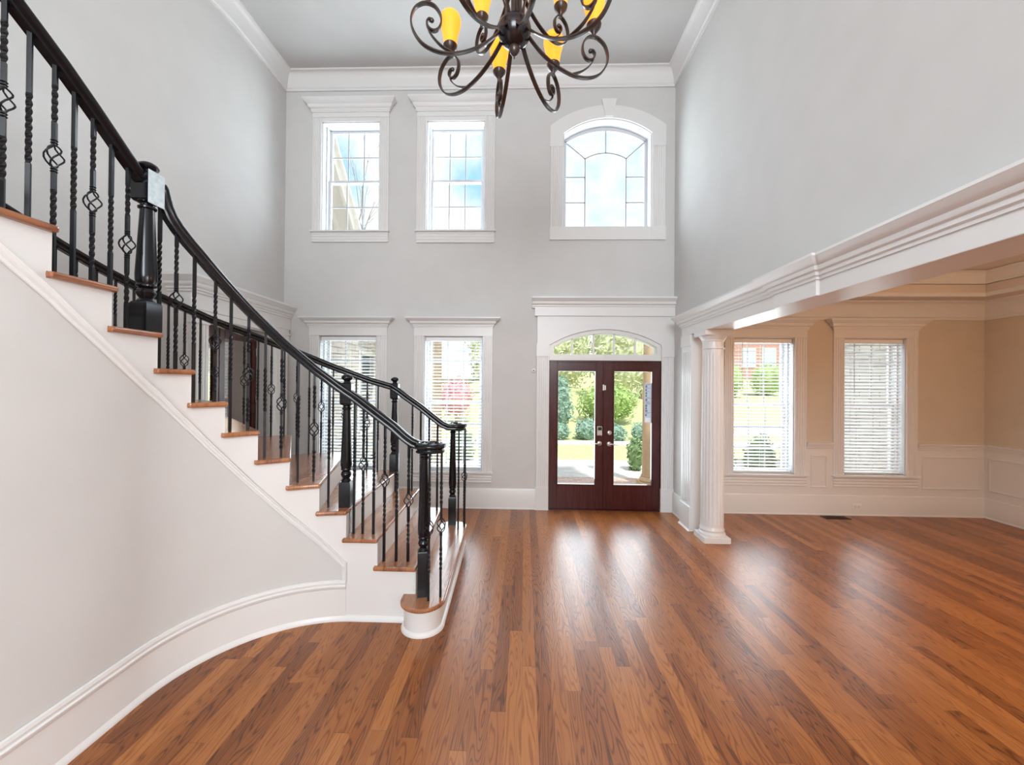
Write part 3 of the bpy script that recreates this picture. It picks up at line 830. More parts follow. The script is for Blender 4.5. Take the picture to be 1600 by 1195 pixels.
# ================================================================== STAIRCASE
RISE = .198
CX0, CY0 = -1.22, 2.11
KU = .79 * PI / 180            # metres per unit of u on the straight parts
def PT(R, u):
    if u < 90: return Vector((CX0 + (90 - u) * KU, CY0 + R))
    if u <= 180: return Vector((CX0 + R * math.cos(math.radians(u)), CY0 + R * math.sin(math.radians(u))))
    return Vector((CX0 - R, CY0 - (u - 180) * KU))
R_N, R_F = .79, 2.235          # tread ends
R_WN, R_WF = .82, 2.205        # closed sides of the stair
R_RN, R_RF = .90, 2.13         # rail lines
NOSE_N = {2: 56.6, 3: 77.0, 4: 93.4, 5: 106.3, 6: 119.8, 7: 133.0, 8: 146.2, 9: 159.3, 10: 172.3, 11: 190.1}
NOSE_F = {2: 64.3, 3: 81.3, 4: 92.9, 5: 106.3, 6: 119.8, 7: 133.0, 8: 146.2, 9: 159.3, 10: 172.3, 11: 187.0}
NT = 17
for i in range(12, NT + 2):
    NOSE_N[i] = 190.1 + (i - 11) * 18.9; NOSE_F[i] = 187.0 + (i - 11) * 18.9 if i < 13 else 190.1 + (i - 11) * 18.9
def line_pts(R, ua, ub, n=None):
    n = n or max(2, int(abs(ub - ua) / 3) + 1)
    return [PT(R, ua + (ub - ua) * k / n) for k in range(n + 1)]
stair = empty('staircase', (-1.2, 3.0, 0))
tag(stair, 'curved white staircase with oak treads, black rails and iron balusters', 'staircase')
S_ = lambda o: par(o, stair)
# treads 2..17
for i in range(2, NT + 1):
    z = i * RISE
    a = line_pts(R_N, NOSE_N[i], NOSE_N[i + 1] + 2.2)
    b = line_pts(R_F, NOSE_F[i], NOSE_F[i + 1] + 1.0)
    if i == NT: b = line_pts(R_F, NOSE_F[i], NOSE_F[i] + 19); a = line_pts(R_N, NOSE_N[i], NOSE_N[i] + 19)
    poly = [(p.x, p.y) for p in a] + [(p.x, p.y) for p in reversed(b)]
    o = MB().prism(poly, 'z', z - .030, z).build('tread', M_tread, bevel=.011, seg=3)
    S_(o)
    # cove under the nosing is part of the riser
    ra, rb = PT(R_WN, NOSE_N[i] + 2.0), PT(R_WF, NOSE_F[i] + (.75 if 90 < NOSE_F[i] < 180 else 2.0))
    d = (rb - ra).normalized(); nn = Vector((-d.y, d.x))
    q = [ra, rb, rb - nn * .02, ra - nn * .02]
    mb = MB().prism([(p.x, p.y) for p in q], 'z', z - RISE, z - .030)
    S_(mb.build('riser', M_trim))
# step 1: bull-nosed curtail step, rounded at both ends
def stadium(c1, c2, r, n=20):
    c1, c2 = Vector(c1), Vector(c2); d = (c2 - c1).normalized(); s = Vector((d.y, -d.x)); out = []
    a0 = math.atan2(s.y, s.x)
    for k in range(n + 1): out.append(c2 + r * Vector((math.cos(a0 + PI * k / n), math.sin(a0 + PI * k / n))))
    for k in range(n + 1): out.append(c1 + r * Vector((math.cos(a0 + PI + PI * k / n), math.sin(a0 + PI + PI * k / n))))
    return [(p.x, p.y) for p in out]
B1, B2 = (-.700, 2.882), (-.752, 4.365)
pl = stadium(B1, B2, .157)
pl = [p for p in pl]
o = MB().prism(pl, 'z', RISE - .030, RISE).build('tread', M_tread, bevel=.012, seg=3); S_(o)
fill = [(-.80, 2.935), (-.80, 4.33), (-.90, 4.33), (-.90, 2.935)]
S_(MB().prism(fill, 'z', RISE - .029, RISE - .0015).build('tread_return', M_tread))
mb = MB().prism(stadium(B1, B2, .132), 'z', 0, RISE - .030)
mb.box(-.95, -.74, 2.94, 4.32, 0, RISE - .03)
S_(mb.build('riser', M_trim, smooth=30))
sh = stadium(B1, B2, .132)
S_(MB().sweep(sh, [(0, 0), (0, .03), (-.010, .024), (-.018, .010), (-.018, 0)], closed=True).build('shoe_moulding', M_trim, smooth=40))
# closed inner side: painted wall below the raking trim, white skirt above it, stepped under the treads
RAKE = [(93.6, .413), (106.3, .600), (120.8, .805), (134.3, 1.024), (147.3, 1.245), (159.9, 1.455), (172.4, 1.645), (185, 1.800), (195.8, 1.930), (204.3, 2.030), (211, 2.112), (240, 2.42), (300, 3.05)]
def interp(T, u):
    if u <= T[0][0]: return T[0][1] + (u - T[0][0]) * (T[1][1] - T[0][1]) / (T[1][0] - T[0][0])
    for (a, b), (c, d) in zip(T, T[1:]):
        if u <= c: return b + (d - b) * (u - a) / (c - a)
    (a, b), (c, d) = T[-2], T[-1]
    return d + (u - c) * (d - b) / (c - a)
UEND = NOSE_N[NT] + 19
def strip(us, zlo, zhi, R, t=.03):
    rings = []
    for u in us:
        p, q = PT(R, u), PT(R + t, u)
        rings.append([(p.x, p.y, zlo(u)), (p.x, p.y, zhi(u)), (q.x, q.y, zhi(u)), (q.x, q.y, zlo(u))])
    return MB().loft(rings)
us = [93.6 + (UEND - 93.6) * k / 90 for k in range(91)]
struct(strip([93.75 + (UEND - 93.75) * k / 90 for k in range(91)], lambda u: 0, lambda u: interp(RAKE, u) - .034, R_WN + .003).build('wall_stair', M_wall, smooth=50))
sk = MB()
for i in range(1, NT + 1):
    ua = (NOSE_N[i] + 2.0) if i > 1 else 56.0
    ub = (NOSE_N[i + 1] + 2.0) if i < NT else UEND
    zt = i * RISE - .030 if i > 1 else RISE - .030
    n = max(2, int((ub - ua) / 2.5)); seq = [ua + (ub - ua) * k / n for k in range(n + 1)]
    if ua < 93.6 < ub: seq = sorted(seq + [93.6, 93.601])
    m_ = strip(seq, lambda u: 0 if u < 93.6005 else interp(RAKE, u) - .030, lambda u: zt, R_WN)
    sk.add(m_.v, m_.f)
S_(sk.build('skirt', M_trim, smooth=50))
# raking moulding with its short upright end, wrapping the skirt
rk = MB()
def rail_ring(u, z, prof, R):
    p = PT(R, u); q = PT(R - 1, u); n = (q - p).normalized()
    return [(p.x + n.x * o, p.y + n.y * o, z + h) for o, h in prof]
rp = [(0, -.058), (.010, -.058), (.014, -.048), (.014, -.040), (.008, -.034), (.008, -.018), (.018, -.010), (.020, 0), (.014, .006), (0, .006)]
rk.loft([rail_ring(u, interp(RAKE, u), rp, R_WN) for u in us])
pe = PT(R_WN, 93.6)
rk.loft([[(pe.x + a, pe.y - o, z) for o, a in ((0, -.03), (.010, -.03), (.014, -.02), (.008, -.012), (.018, -.004), (.018, .004), (0, .006))] for z in (.275, .418)])
S_(rk.build('rake_moulding', M_trim, smooth=35))
bs = MB()
bu = [62 + (UEND - 62) * k / 100 for k in range(101)]
BPS = [(0, 0), (.026, 0), (.026, .014), (.018, .022), (.016, .215), (.012, .222)]
bs.loft([rail_ring(u, 0, [(0, 0), (.020, 0), (.020, .012), (.013, .023), (.0095, .031), (.004, .037), (0, .037)], R_WN) for u in bu])
b2 = [93.6 + (UEND - 93.6) * k / 90 for k in range(91)]
bs.loft([rail_ring(u, 0, [(0, 0), (.006, 0), (.006, .225), (.016, .236), (.018, .250), (.010, .256), (.010, .262), (.014, .272), (.010, .288), (0, .292)], R_WN) for u in b2])
struct(bs.build('baseboard_stair', M_trim, smooth=35))
# closed outer side and soffit
so = MB()
for i in range(1, NT + 1):
    ua = (NOSE_F[i] + 1.0) if i > 1 else 62.0
    ub = (NOSE_F[i + 1] + 1.0) if i < NT else UEND
    n = max(2, int((ub - ua) / 3)); zt = i * RISE - .030
    m_ = strip([ua + (ub - ua) * k / n for k in range(n + 1)], lambda u: 0, lambda u: zt, R_WF - .03)
    so.add(m_.v, m_.f)
S_(so.build('outer_skirt', M_trim, smooth=50))

# ------------------------------------------------------------------ balustrades
RAIL_N = [(56.0, 1.283), (60.0, 1.300), (63.5, 1.333), (69.8, 1.410), (85.6, 1.571), (98.2, 1.702), (108.1, 1.820), (121.5, 2.005), (134, 2.199), (143.6, 2.360), (152.6, 2.512), (157.4, 2.585), (161.0, 2.645)]
RAIL_N2 = [(174, 2.850), (179.7, 2.921), (191.7, 3.062), (202, 3.175), (214.9, 3.300), (260, 3.79), (281, 4.02), (300, 4.22)]
RAIL_F = [(50.0, 1.290), (58.0, 1.293), (62.0, 1.318), (68.0, 1.380), (78.2, 1.490), (90, 1.602), (93.6, 1.700), (94.4, 1.708), (100, 1.768), (110, 1.907), (118, 2.032), (128, 2.175), (136, 2.276), (143, 2.384), (150.8, 2.493), (157, 2.597), (162.7, 2.702), (169.2, 2.830), (180, 2.97), (191, 3.08), (202, 3.19), (214.9, 3.30), (260, 3.79), (300, 4.22)]
RP = [(-.022, -.064), (.022, -.064), (.026, -.056), (.022, -.048), (.021, -.040), (.030, -.030), (.033, -.020), (.032, -.010), (.024, -.002), (.010, .002), (-.010, .002), (-.024, -.002), (-.032, -.010), (-.033, -.020), (-.030, -.030), (-.021, -.040), (-.022, -.048), (-.026, -.056)]
def rail_path(T, R, ua, ub, step=2.0):
    n = max(2, int((ub - ua) / step)); out = []
    for k in range(n + 1):
        u = ua + (ub - ua) * k / n; p = PT(R, u); out.append((p.x, p.y, interp(T, u)))
    return out
def volute(mb, c, r, z, sgn):
    cyl = [(r * .90, z - .064), (r * .93, z - .056), (r * .86, z - .046), (r * .85, z - .040), (r * .98, z - .030), (r, z - .020), (r * .98, z - .009), (r * .90, z - .001), (r * .80, z + .002), (r * .70, z - .004), (.0001, z - .004)]
    mb.lathe([(.0001, z - .064)] + cyl, (c[0], c[1], 0), 36, caps=False)
    pts = []
    for k in range(40):
        a = sgn * (k / 39 * 3.4 * PI) + PI * .5 * sgn; q = r * .80 * (1 - k / 39 * .72)
        pts.append((c[0] + q * math.cos(a), c[1] + q * math.sin(a), z - .003))
    mb.tube(pts, [.011 - .005 * k / 39 for k in range(40)], 8)
def newel(name, p, zb, zt, parent, rot, base_h, hw=.042, block=None, cap=True, ztop_shaft=None):
    """turned post: square foot, ball and ring, tapered shaft, square block at the rail, mushroom cap"""
    x, y = p
    mb = MB()
    mb.sqlathe([(hw, 0), (hw, base_h - .012), (hw - .007, base_h)], (x, y, zb), rot)
    z0 = zb + base_h
    tall = (block[0] if block else ztop_shaft) - z0
    prof = [(hw * .80, -.004), (hw * .86, .006), (hw * .72, .016), (hw * .60, .022), (hw * .80, .036), (hw * .94, .052), (hw * .80, .072), (hw * .62, .080), (hw * .90, .086), (hw * .92, .094), (hw * .84, .10), (hw * .98, .12), (hw * 1.0, .15)]
    top = [(hw * .66, tall - .062), (hw * .64, tall - .05), (hw * .84, tall - .045), (hw * .86, tall - .036), (hw * .66, tall - .030), (hw * .64, tall - .020), (hw * .92, tall - .012), (hw * .95, tall + .002)]
    mb.lathe(prof + top, (x, y, z0), 24)
    if block:
        mb.sqlathe([(hw - .010, block[0] - .012), (hw, block[0]), (hw, block[1] - .006), (hw - .008, block[1])], (x, y, 0), rot)
    o = par(mb.build(name, M_black, smooth=35), parent)
    if cap:
        b = block[1]
        c = MB().lathe([(hw * .7, b - .002), (hw * .55, b + .010), (hw * .60, b + .018), (hw * .98, b + .030), (hw * 1.04, b + .038), (hw * .92, b + .050), (hw * .55, b + .062), (.001, b + .066)], (x, y, 0), 24).build('cap', M_black, smooth=40)
        c.parent = o
    return o
def baluster(p, zb, zt, kind, parent, a0, hw=.0078, bc=.43):
    """square iron bar: twisted lengths, and for 'basket' a caged basket between two collars"""
    x, y = p
    c = zt - bc
    if c < zb + .2: c = (zb + zt) / 2
    def sq(secs): return [[(x + hw * math.sqrt(2) * math.cos(a + PI / 4 + PI / 2 * i), y + hw * math.sqrt(2) * math.sin(a + PI / 4 + PI / 2 * i), z) for i in range(4)] for z, a in secs]
    def tw(secs, z0, z1, t):
        z0 = max(z0, secs[-1][0] + .004); z1 = min(z1, zt - .01)
        if z1 - z0 < .05: return
        a = secs[-1][1]; n = int(t * 14)
        secs += [(z0 + (z1 - z0) * k / n, a + t * 2 * PI * k / n) for k in range(n + 1)]
    body = MB()
    if kind == 'basket':
        s1 = [(zb, a0)]; tw(s1, c - .32, c - .15, 1.25); s1.append((c - .048, s1[-1][1])); body.loft(sq(s1))
        s2 = [(c + .048, a0)]; tw(s2, c + .15, c + .32, 1.25); s2.append((zt, s2[-1][1])); body.loft(sq(s2))
        o = par(body.build('baluster', M_iron), parent)
        bk = MB()
        for j in range(4):
            pts = []
            for k in range(9):
                s = k / 8; a = a0 + PI / 4 + j * PI / 2 + (s - .5) * PI * .9; r = .004 + .029 * math.sin(PI * s) ** .8
                pts.append((x + r * math.cos(a), y + r * math.sin(a), c - .052 + .104 * s))
            bk.tube(pts, .0038, 5)
        for zz in (c - .070, c - .058, c + .058, c + .070):
            bk.lathe([(.009, zz - .004), (.0135, zz), (.009, zz + .004)], (x, y, 0), 10)
        bk.build('basket', M_iron, o, smooth=50)
    else:
        s1 = [(zb, a0)]; tw(s1, c - .15, c + .15, 2.25); s1.append((zt, s1[-1][1]))
        o = par(body.loft(sq(s1)).build('baluster', M_iron), parent)
    return o
def step_height(u, T):
    z = RISE
    for i in range(2, NT + 1):
        if u >= T[i] + .01: z = i * RISE
    return z
# ---- near balustrade
nb_ = stair
lowp = rail_path(RAIL_N, R_RN, 56, 161.0)
VN = (-.672, 2.935)
# ease from the straight rail into the volute
head = [(VN[0] - .02, VN[1] + .075, 1.283)]
goose = []
for u, z in ((163.2, 2.690), (164.6, 2.735), (165.5, 2.785), (166.2, 2.825), (167.4, 2.846), (169, 2.850), (171.0, 2.850)):
    p = PT(R_RN, u); goose.append((p.x, p.y, z))
mb = MB().sweep3(head + lowp + goose, RP)
upp = rail_path(RAIL_N2, R_RN, 174, 290)
mb.sweep3(upp, RP)
volute(mb, VN, .112, 1.283, -1)
par(mb.build('handrail', M_black, smooth=40), nb_)['label'] = 'near black handrail with a swan neck and a scrolled end'
nA = newel('newel_post', (-.712, 2.925), RISE, 1.283, nb_, .25, .32, .041, None, False, 1.222)
pm_ = PT(R_RN + .02, 96.4)
nB = newel('newel_post', (pm_.x, pm_.y + .0), 3 * RISE, 1.8, nb_, .12, .385, .041, (1.560, 1.712))
pu_ = PT(R_RN, 172.9)
nC = newel('newel_post', (pu_.x, pu_.y), 10 * RISE, 2.9, nb_, .0, .17, .050, (2.715, 2.865))
# window reflection on the upper newel block, painted as a thin pale sheet
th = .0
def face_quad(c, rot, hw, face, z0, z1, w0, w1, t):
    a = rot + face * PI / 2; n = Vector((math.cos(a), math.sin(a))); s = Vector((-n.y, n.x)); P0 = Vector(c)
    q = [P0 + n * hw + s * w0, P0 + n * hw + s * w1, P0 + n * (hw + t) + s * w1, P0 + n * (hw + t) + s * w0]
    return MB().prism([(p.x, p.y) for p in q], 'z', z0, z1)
sh_ = face_quad((pu_.x, pu_.y), th, .0505, 0, 2.690, 2.872, -.050, .050, .003).build('painted_reflection', noisy('painted_reflection', (.50, .60, .64), (.66, .76, .79), 30, .35), nC)
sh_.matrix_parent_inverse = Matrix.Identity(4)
sh_['label'] = 'pale blue-white window reflection painted on the newel block'
NB = [(-150.1, 1), (-154.3, 0), (-159.5, 1), (-164.1, 0), (-169.2, 1), (-174.8, 0), (179.6, 1), (168.4, 0), (162.6, 1), (156.3, 0), (148.8, 1), (143.2, 0), (136.6, 1), (130.2, 0), (123.8, 1), (117.0, 0), (110.4, 1), (103.9, 0), (93.1, 1), (88.0, 1), (82.9, 0), (77.9, 1), (72.5, 0), (67.5, 1)]
NB_XY = [(-2.12, 1.592, 1), (-2.12, 1.678, 0), (-2.12, 1.773, 1), (-2.12, 1.854, 0), (-2.12, 1.939, 1), (-2.12, 2.028, 0), (-2.12, 2.116, 1), (-2.102, 2.291, 0), (-2.079, 2.379, 1), (-2.044, 2.471, 0), (-1.99, 2.576, 1), (-1.94, 2.649, 0), (-1.874, 2.728, 1), (-1.801, 2.797, 0), (-1.72, 2.858, 1), (-1.628, 2.912, 0), (-1.533, 2.954, 1), (-1.436, 2.984, 0), (-1.255, 3.009, 0), (-1.188, 3.01, 1), (-1.108, 3.01, 0), (-1.027, 3.01, 1), (-.936, 3.01, 0), (-.848, 3.01, 1)]
def u_of(x, y):
    if x > CX0: return 90 - (x - CX0) / KU
    if y < CY0: return 180 + (CY0 - y) / KU
    return math.degrees(math.atan2(y - CY0, x - CX0))
for k in range(1, 12):
    NB_XY.append((-2.12, 1.592 - .0865 * k, (k + 1) % 2))
for x, y, kd in NB_XY:
    u = u_of(x, y)
    zt = interp(RAIL_N2, u) if u > 171.5 else interp(RAIL_N, u)
    if 161 < u <= 171.5: zt = interp([(161, 2.645), (163.2, 2.69), (164.6, 2.735), (166.2, 2.82), (168, 2.85), (172, 2.85)], u)
    baluster((x, y), step_height(u, NOSE_N) - .002, zt - .052, 'basket' if kd else 'twist', nb_, math.radians(u))
for x, y, kd in ((-.655, 2.845, 1), (-.582, 2.90, 1), (-.735, 3.035, 1)):
    baluster((x, y), RISE - .002, 1.225, 'basket' if kd else 'twist', nb_, .3, bc=.52)
# ---- far balustrade
fb_ = stair
VF = (-.715, 4.33)
mb = MB().sweep3([(VF[0] - .03, VF[1] - .075, 1.29)] + rail_path(RAIL_F, R_RF, 54, 290), RP)
volute(mb, VF, .112, 1.290, 1)
par(mb.build('handrail', M_black, smooth=40), fb_)['label'] = 'far black handrail passing in front of the lower windows'
newel('newel_post', (-.765, 4.415), RISE, 1.29, fb_, .1, .30, .041, None, False, 1.23)
pf_ = PT(R_RF + .02, 93.6)
newel('newel_post', (pf_.x, pf_.y), 3 * RISE, 1.8, fb_, .1, .385, .041, (1.560, 1.712))
k = 0; u = 66.5
while u < 215:
    kd = k % 2
    if abs(u - 93.6) > 2.2:
        p = PT(R_RF, u)
        baluster((p.x, p.y), step_height(u, NOSE_F) - .002, interp(RAIL_F, u) - .052, 'basket' if kd else 'twist', fb_, math.radians(u))
        k += 1
    u += 6.4 if u < 90 else 2.95 if u < 180 else 6.4
for x, y, kd in ((-.64, 4.42, 1), (-.675, 4.25, 0), (-.62, 4.34, 0)):
    baluster((x, y), RISE - .002, 1.232, 'basket' if kd else 'twist', fb_, .3, bc=.52)
# ================================================================== CHANDELIER
HC = 2.155
CHX, CHY, CHZ = -.035 * HC, 1.115 * HC, 1.71 + HC      # axis and height of the lower cups
ch = empty('chandelier', (CHX, CHY, CHZ - .1))
tag(ch, 'large dark bronze scroll-arm chandelier with amber glass shades', 'chandelier')
CP = lambda o: par(o, ch)
def catmull(pts, n=6):
    P = [Vector(p) for p in pts]; out = []
    for i in range(len(P) - 1):
        p0, p1, p2, p3 = P[max(0, i - 1)], P[i], P[i + 1], P[min(len(P) - 1, i + 2)]
        for k in range(n):
            t = k / n
            out.append(.5 * ((2 * p1) + (p2 - p0) * t + (2 * p0 - 5 * p1 + 4 * p2 - p3) * t * t + (3 * p1 - p0 - 3 * p2 + p3) * t ** 3))
    out.append(P[-1]); return out
ARM = [(.055, -.045), (.10, -.105), (.17, -.175), (.26, -.235), (.36, -.272), (.45, -.275), (.53, -.245), (.58, -.18), (.592, -.115), (.572, -.055), (.535, -.022), (.50, -.012), (.462, -.022), (.432, -.06), (.426, -.105), (.440, -.145), (.468, -.162), (.496, -.150), (.506, -.122), (.494, -.102), (.478, -.104)]
LEAF = [(.36, -.268), (.43, -.235), (.485, -.18), (.505, -.13)]
def ribbon(mb, rz, ang, hw, th, off=(0, 0, 0)):
    ca, sa = math.cos(ang), math.sin(ang); rings = []
    n = len(rz)
    for i in range(n):
        a = rz[max(0, i - 1)]; b = rz[min(n - 1, i + 1)]
        tx, tz = b[0] - a[0], b[1] - a[1]; l = math.hypot(tx, tz) or 1
        nx, nz = -tz / l, tx / l
        w_ = hw[i] if isinstance(hw, list) else hw
        r, z = rz[i]
        rg = []
        for (s, t) in ((-1, -1), (-.6, -1.25), (.6, -1.25), (1, -1), (1, 1), (.6, 1.25), (-.6, 1.25), (-1, 1)):
            rr = r + nx * t * th; zz = z + nz * t * th; q = s * w_
            rg.append((CHX + off[0] + rr * ca - q * sa, CHY + off[1] + rr * sa + q * ca, CHZ + off[2] + zz))
        rings.append(rg)
    mb.loft(rings)
def arm(ang, s, dz, first):
    rz = [(p[0], p[1]) for p in catmull([(a, b, 0) for a, b in ARM], 5)]
    r0 = .055
    rz = [(r0 + (r - r0) * s, z * s) for r, z in rz]
    lf = [(p[0], p[1]) for p in catmull([(a, b, 0) for a, b in LEAF], 5)]
    lf = [(r0 + (r - r0) * s, z * s) for r, z in lf]
    mb = MB()
    ribbon(mb, rz, ang, .0125 * (.55 + .45 * s), .0042, (0, 0, dz))
    ribbon(mb, lf, ang, [.0125 * (1 - .6 * i / len(lf)) for i in range(len(lf))], .0030, (0, 0, dz))
    e = rz[-1]
    ca, sa = math.cos(ang), math.sin(ang)
    bx, by, bz = CHX + e[0] * ca, CHY + e[0] * sa, CHZ + dz + e[1]
    mb.lathe([(.001, -.013), (.010, -.009), (.014, 0), (.010, .009), (.001, .013)], (bx, by, bz), 10)
    o = CP(mb.build('arm', M_bronze, smooth=40))
    rc = r0 + (.50 - r0) * s
    cx_, cy_, cz_ = CHX + rc * ca, CHY + rc * sa, CHZ + dz - .012 * s
    k = .85 + .15 * s
    cu = MB().lathe([(.012 * k, 0), (.014 * k, .022 * k), (.030 * k, .040 * k), (.042 * k, .058 * k), (.046 * k, .074 * k), (.043 * k, .080 * k), (.02 * k, .078 * k)], (cx_, cy_, cz_), 20).build('cup', M_bronze, o, smooth=40)
    z0 = .070 * k
    shp = [(.040, 0), (.042, .02), (.046, .05), (.052, .09), (.062, .13), (.068, .165), (.068, .195), (.062, .222), (.048, .243), (.046, .243), (.058, .222), (.064, .195), (.064, .165), (.058, .13), (.048, .09), (.042, .05), (.037, .004)]
    MB().lathe([(r * k, z * k * .88 + z0) for r, z in shp], (cx_, cy_, cz_), 24, caps=False).build('glass_shade', M_amber, o, smooth=60)
for j in range(8):
    arm(math.radians(14 + 45 * j), 1.0, 0.0, j == 0)
for j in range(4):
    arm(math.radians(38 + 90 * j), .70, .2155, j == 0)
# body: bowl, finial, centre column with caged bars, chain and canopy
bz = CHZ - .07
CP(MB().lathe([(.001, -.098), (.03, -.094), (.06, -.080), (.083, -.055), (.096, -.02), (.098, .012), (.092, .034), (.074, .046), (.03, .05), (.001, .052)], (CHX, CHY, bz), 36).build('bowl', mat('bronze_bowl', (.010, .008, .012), .22, spec=.6), smooth=50))
CP(MB().lathe([(.001, -.168), (.004, -.166), (.005, -.152), (.014, -.146), (.026, -.130), (.032, -.112), (.030, -.098), (.022, -.09), (.02, -.08)], (CHX, CHY, bz), 20).build('finial', M_bronze, smooth=50))
cm = MB().lathe([(.016, .04), (.016, .30), (.03, .31), (.034, .33), (.02, .35), (.016, .37), (.016, .78), (.03, .80), (.04, .83), (.02, .87), (.012, .90)], (CHX, CHY, bz), 18)
CP(cm.build('stem', M_bronze, smooth=40))
CAGE = [(.062, .03), (.055, .09), (.060, .16), (.085, .24), (.105, .33), (.095, .44), (.06, .54), (.035, .64), (.045, .70), (.075, .72), (.09, .69), (.078, .66)]
for j in range(8):
    mb = MB()
    ribbon(mb, [(p[0], p[1]) for p in catmull([(a, b, 0) for a, b in CAGE], 4)], math.radians(36 + 45 * j), .010, .004, (0, 0, bz - CHZ))
    CP(mb.build('cage_bar', M_bronze, smooth=40))
mb = MB(); z = bz + .90; k = 0
while z < CEIL - .10:
    pts = []
    for i in range(13):
        a = 2 * PI * i / 12; q = .018 * math.cos(a); zz = .030 * math.sin(a)
        pts.append((CHX + (q if k % 2 else 0), CHY + (0 if k % 2 else q), z + zz))
    mb.tube(pts, .004, 6); z += .046; k += 1
CP(mb.build('chain', M_bronze, smooth=50))
CP(MB().lathe([(.012, -.10), (.02, -.08), (.05, -.05), (.075, -.02), (.078, 0)], (CHX, CHY, CEIL), 28).build('canopy', M_bronze, smooth=40))
# ================================================================== OUTSIDE
M_lawn = noisy('lawn', (.40, .44, .20), (.60, .62, .36), 9, .95, .3, detail=6, spec=.05)
M_conc = noisy('concrete', (.60, .58, .55), (.72, .70, .66), 5, .9, .1, spec=.1)
M_paver = brick('porch_brick', (.55, .34, .28), (.66, .46, .38), (.62, .56, .50), .2, .1)
M_stone = brick('ledge_stone', (.66, .58, .52), (.86, .80, .74), (.46, .41, .37), .34, .12, .8, plane='yz')
M_stucco = noisy('tan_stucco', (.62, .45, .28), (.68, .50, .32), 30, .9, .1, spec=.1)
M_fascia = mat('cream_fascia', (.90, .85, .80), .6)
M_roof = noisy('slate_roof', (.20, .20, .22), (.30, .30, .32), 12, .9, spec=.1)
M_brickr = brick('red_brick', (.52, .18, .12), (.60, .25, .17), (.55, .45, .40), .22, .075, .3, plane='xz')
M_bark = noisy('bark', (.30, .25, .21), (.42, .36, .31), 12, .9, .3, spec=.1)
M_winglass = mat('far_glass', (.55, .62, .70), .1)
struct(MB().box(-40, 60, YO, 13.8, -.6, -.12).build('lawn', M_lawn))
struct(MB().box(-2.2, 2.75, YO, 7.9, -.3, -.05).build('porch_floor', M_paver))
struct(MB().box(-3.5, 14, 7.9, 9.9, -.3, -.08).build('driveway', M_conc))
struct(MB().box(-6, 9, 12.5, 13.3, -.3, -.08).build('sidewalk', M_conc))
def gh(x, y):
    t = min(1, max(0, (y - 13.8) / 10)); a = t * t * (3 - 2 * t) * 1.7
    w_ = min(1, max(0, (9 - x) / 5)); w_ *= min(1, max(.25, (x + 6) / 5))
    return -.12 + a * w_ + (1 - w_) * max(0, (y - 19)) * .105
g = MB(); nx_, ny_ = 40, 26
gx = [-40 + 100 * i / nx_ for i in range(nx_ + 1)]; gy = [13.8 + 46 * (j / ny_) for j in range(ny_ + 1)]
g.add([(x, y, gh(x, y)) for y in gy for x in gx], [(j * (nx_ + 1) + i, j * (nx_ + 1) + i + 1, (j + 1) * (nx_ + 1) + i + 1, (j + 1) * (nx_ + 1) + i) for j in range(ny_) for i in range(nx_)])
struct(g.build('hill', M_lawn, smooth=60))
struct(MB().box(7.0, 30, 15.6, 18.6, -.2, -.07).build('street', M_conc))

def leafmat(name, c1, c2): return noisy(name, c1, c2, 7, .8, 0, detail=4, spec=.12, lo=.3, hi=.7)
L_green = leafmat('leaf_bright_green', (.24, .38, .10), (.46, .60, .24))
L_blue = leafmat('leaf_blue_green', (.16, .30, .22), (.38, .52, .42))
L_olive = leafmat('leaf_spring_olive', (.38, .42, .20), (.78, .80, .56))
L_dark = leafmat('leaf_dark_green', (.10, .19, .08), (.26, .38, .18))
L_red = leafmat('leaf_maple_red', (.55, .22, .26), (.80, .48, .50))
def leaf_cloud(mb, c, r, n, size, rng, fill=.55, squash=0.0):
    for _ in range(n):
        while True:
            v = Vector((rng.uniform(-1, 1), rng.uniform(-1, 1), rng.uniform(-1, 1)))
            if .05 < v.length < 1: break
        q = v.normalized() * (rng.random() ** .35) * rng.uniform(.86, 1.05)
        lump = 1 + .13 * math.sin(5 * q.x + 3 * q.z + c[0] * 3) * math.cos(4 * q.y + 2 * q.z + c[1])
        p = Vector((c[0] + r[0] * q.x * lump, c[1] + r[1] * q.y * lump, c[2] + r[2] * q.z * lump))
        a = Vector((rng.gauss(0, 1), rng.gauss(0, 1), rng.gauss(0, 1))).normalized()
        b = a.orthogonal().normalized(); s = size * rng.uniform(.6, 1.3)
        mb.add([p - a * s, p + b * s * .45, p + a * s, p - b * s * .45], [(0, 1, 2, 3)])
def core(mb, c, r, s=.8):
    mb.loft([[(c[0] + r[0] * s * math.sin(PI * (k + .02) / 10.04) * math.cos(2 * PI * i / 14), c[1] + r[1] * s * math.sin(PI * (k + .02) / 10.04) * math.sin(2 * PI * i / 14), c[2] - r[2] * s * math.cos(PI * (k + .02) / 10.04)) for i in range(14)] for k in range(11)])
def shrub(name, c, r, n, size, m, label, cat='shrub', group=None, trunk=0.0):
    rng = random.Random(int(c[0] * 97 + c[1] * 13 + 7))
    base = gh(c[0], c[1]) if c[1] > 13.8 else -.12
    root = empty(name, (c[0], c[1], base)); tag(root, label, cat, group)
    mb = MB(); core(mb, c, r, .78); leaf_cloud(mb, c, r, n, size, rng)
    par(mb.build('foliage', m), root)
    t = MB(); zt = c[2]
    t.tube([(c[0], c[1], base - .05), (c[0] + .03, c[1], (base + zt) / 2), (c[0], c[1], zt)], [max(.03, r[0] * .07), max(.025, r[0] * .055), .02], 8)
    par(t.build('trunk' if cat == 'tree' else 'stem', M_bark, smooth=50), root)
    return root
shrub('shrub', (3.35, 16.5, 1.02), (1.25, .75, .80), 2600, .085, L_green, 'rounded bright green shrub on the bank straight beyond the front doors')
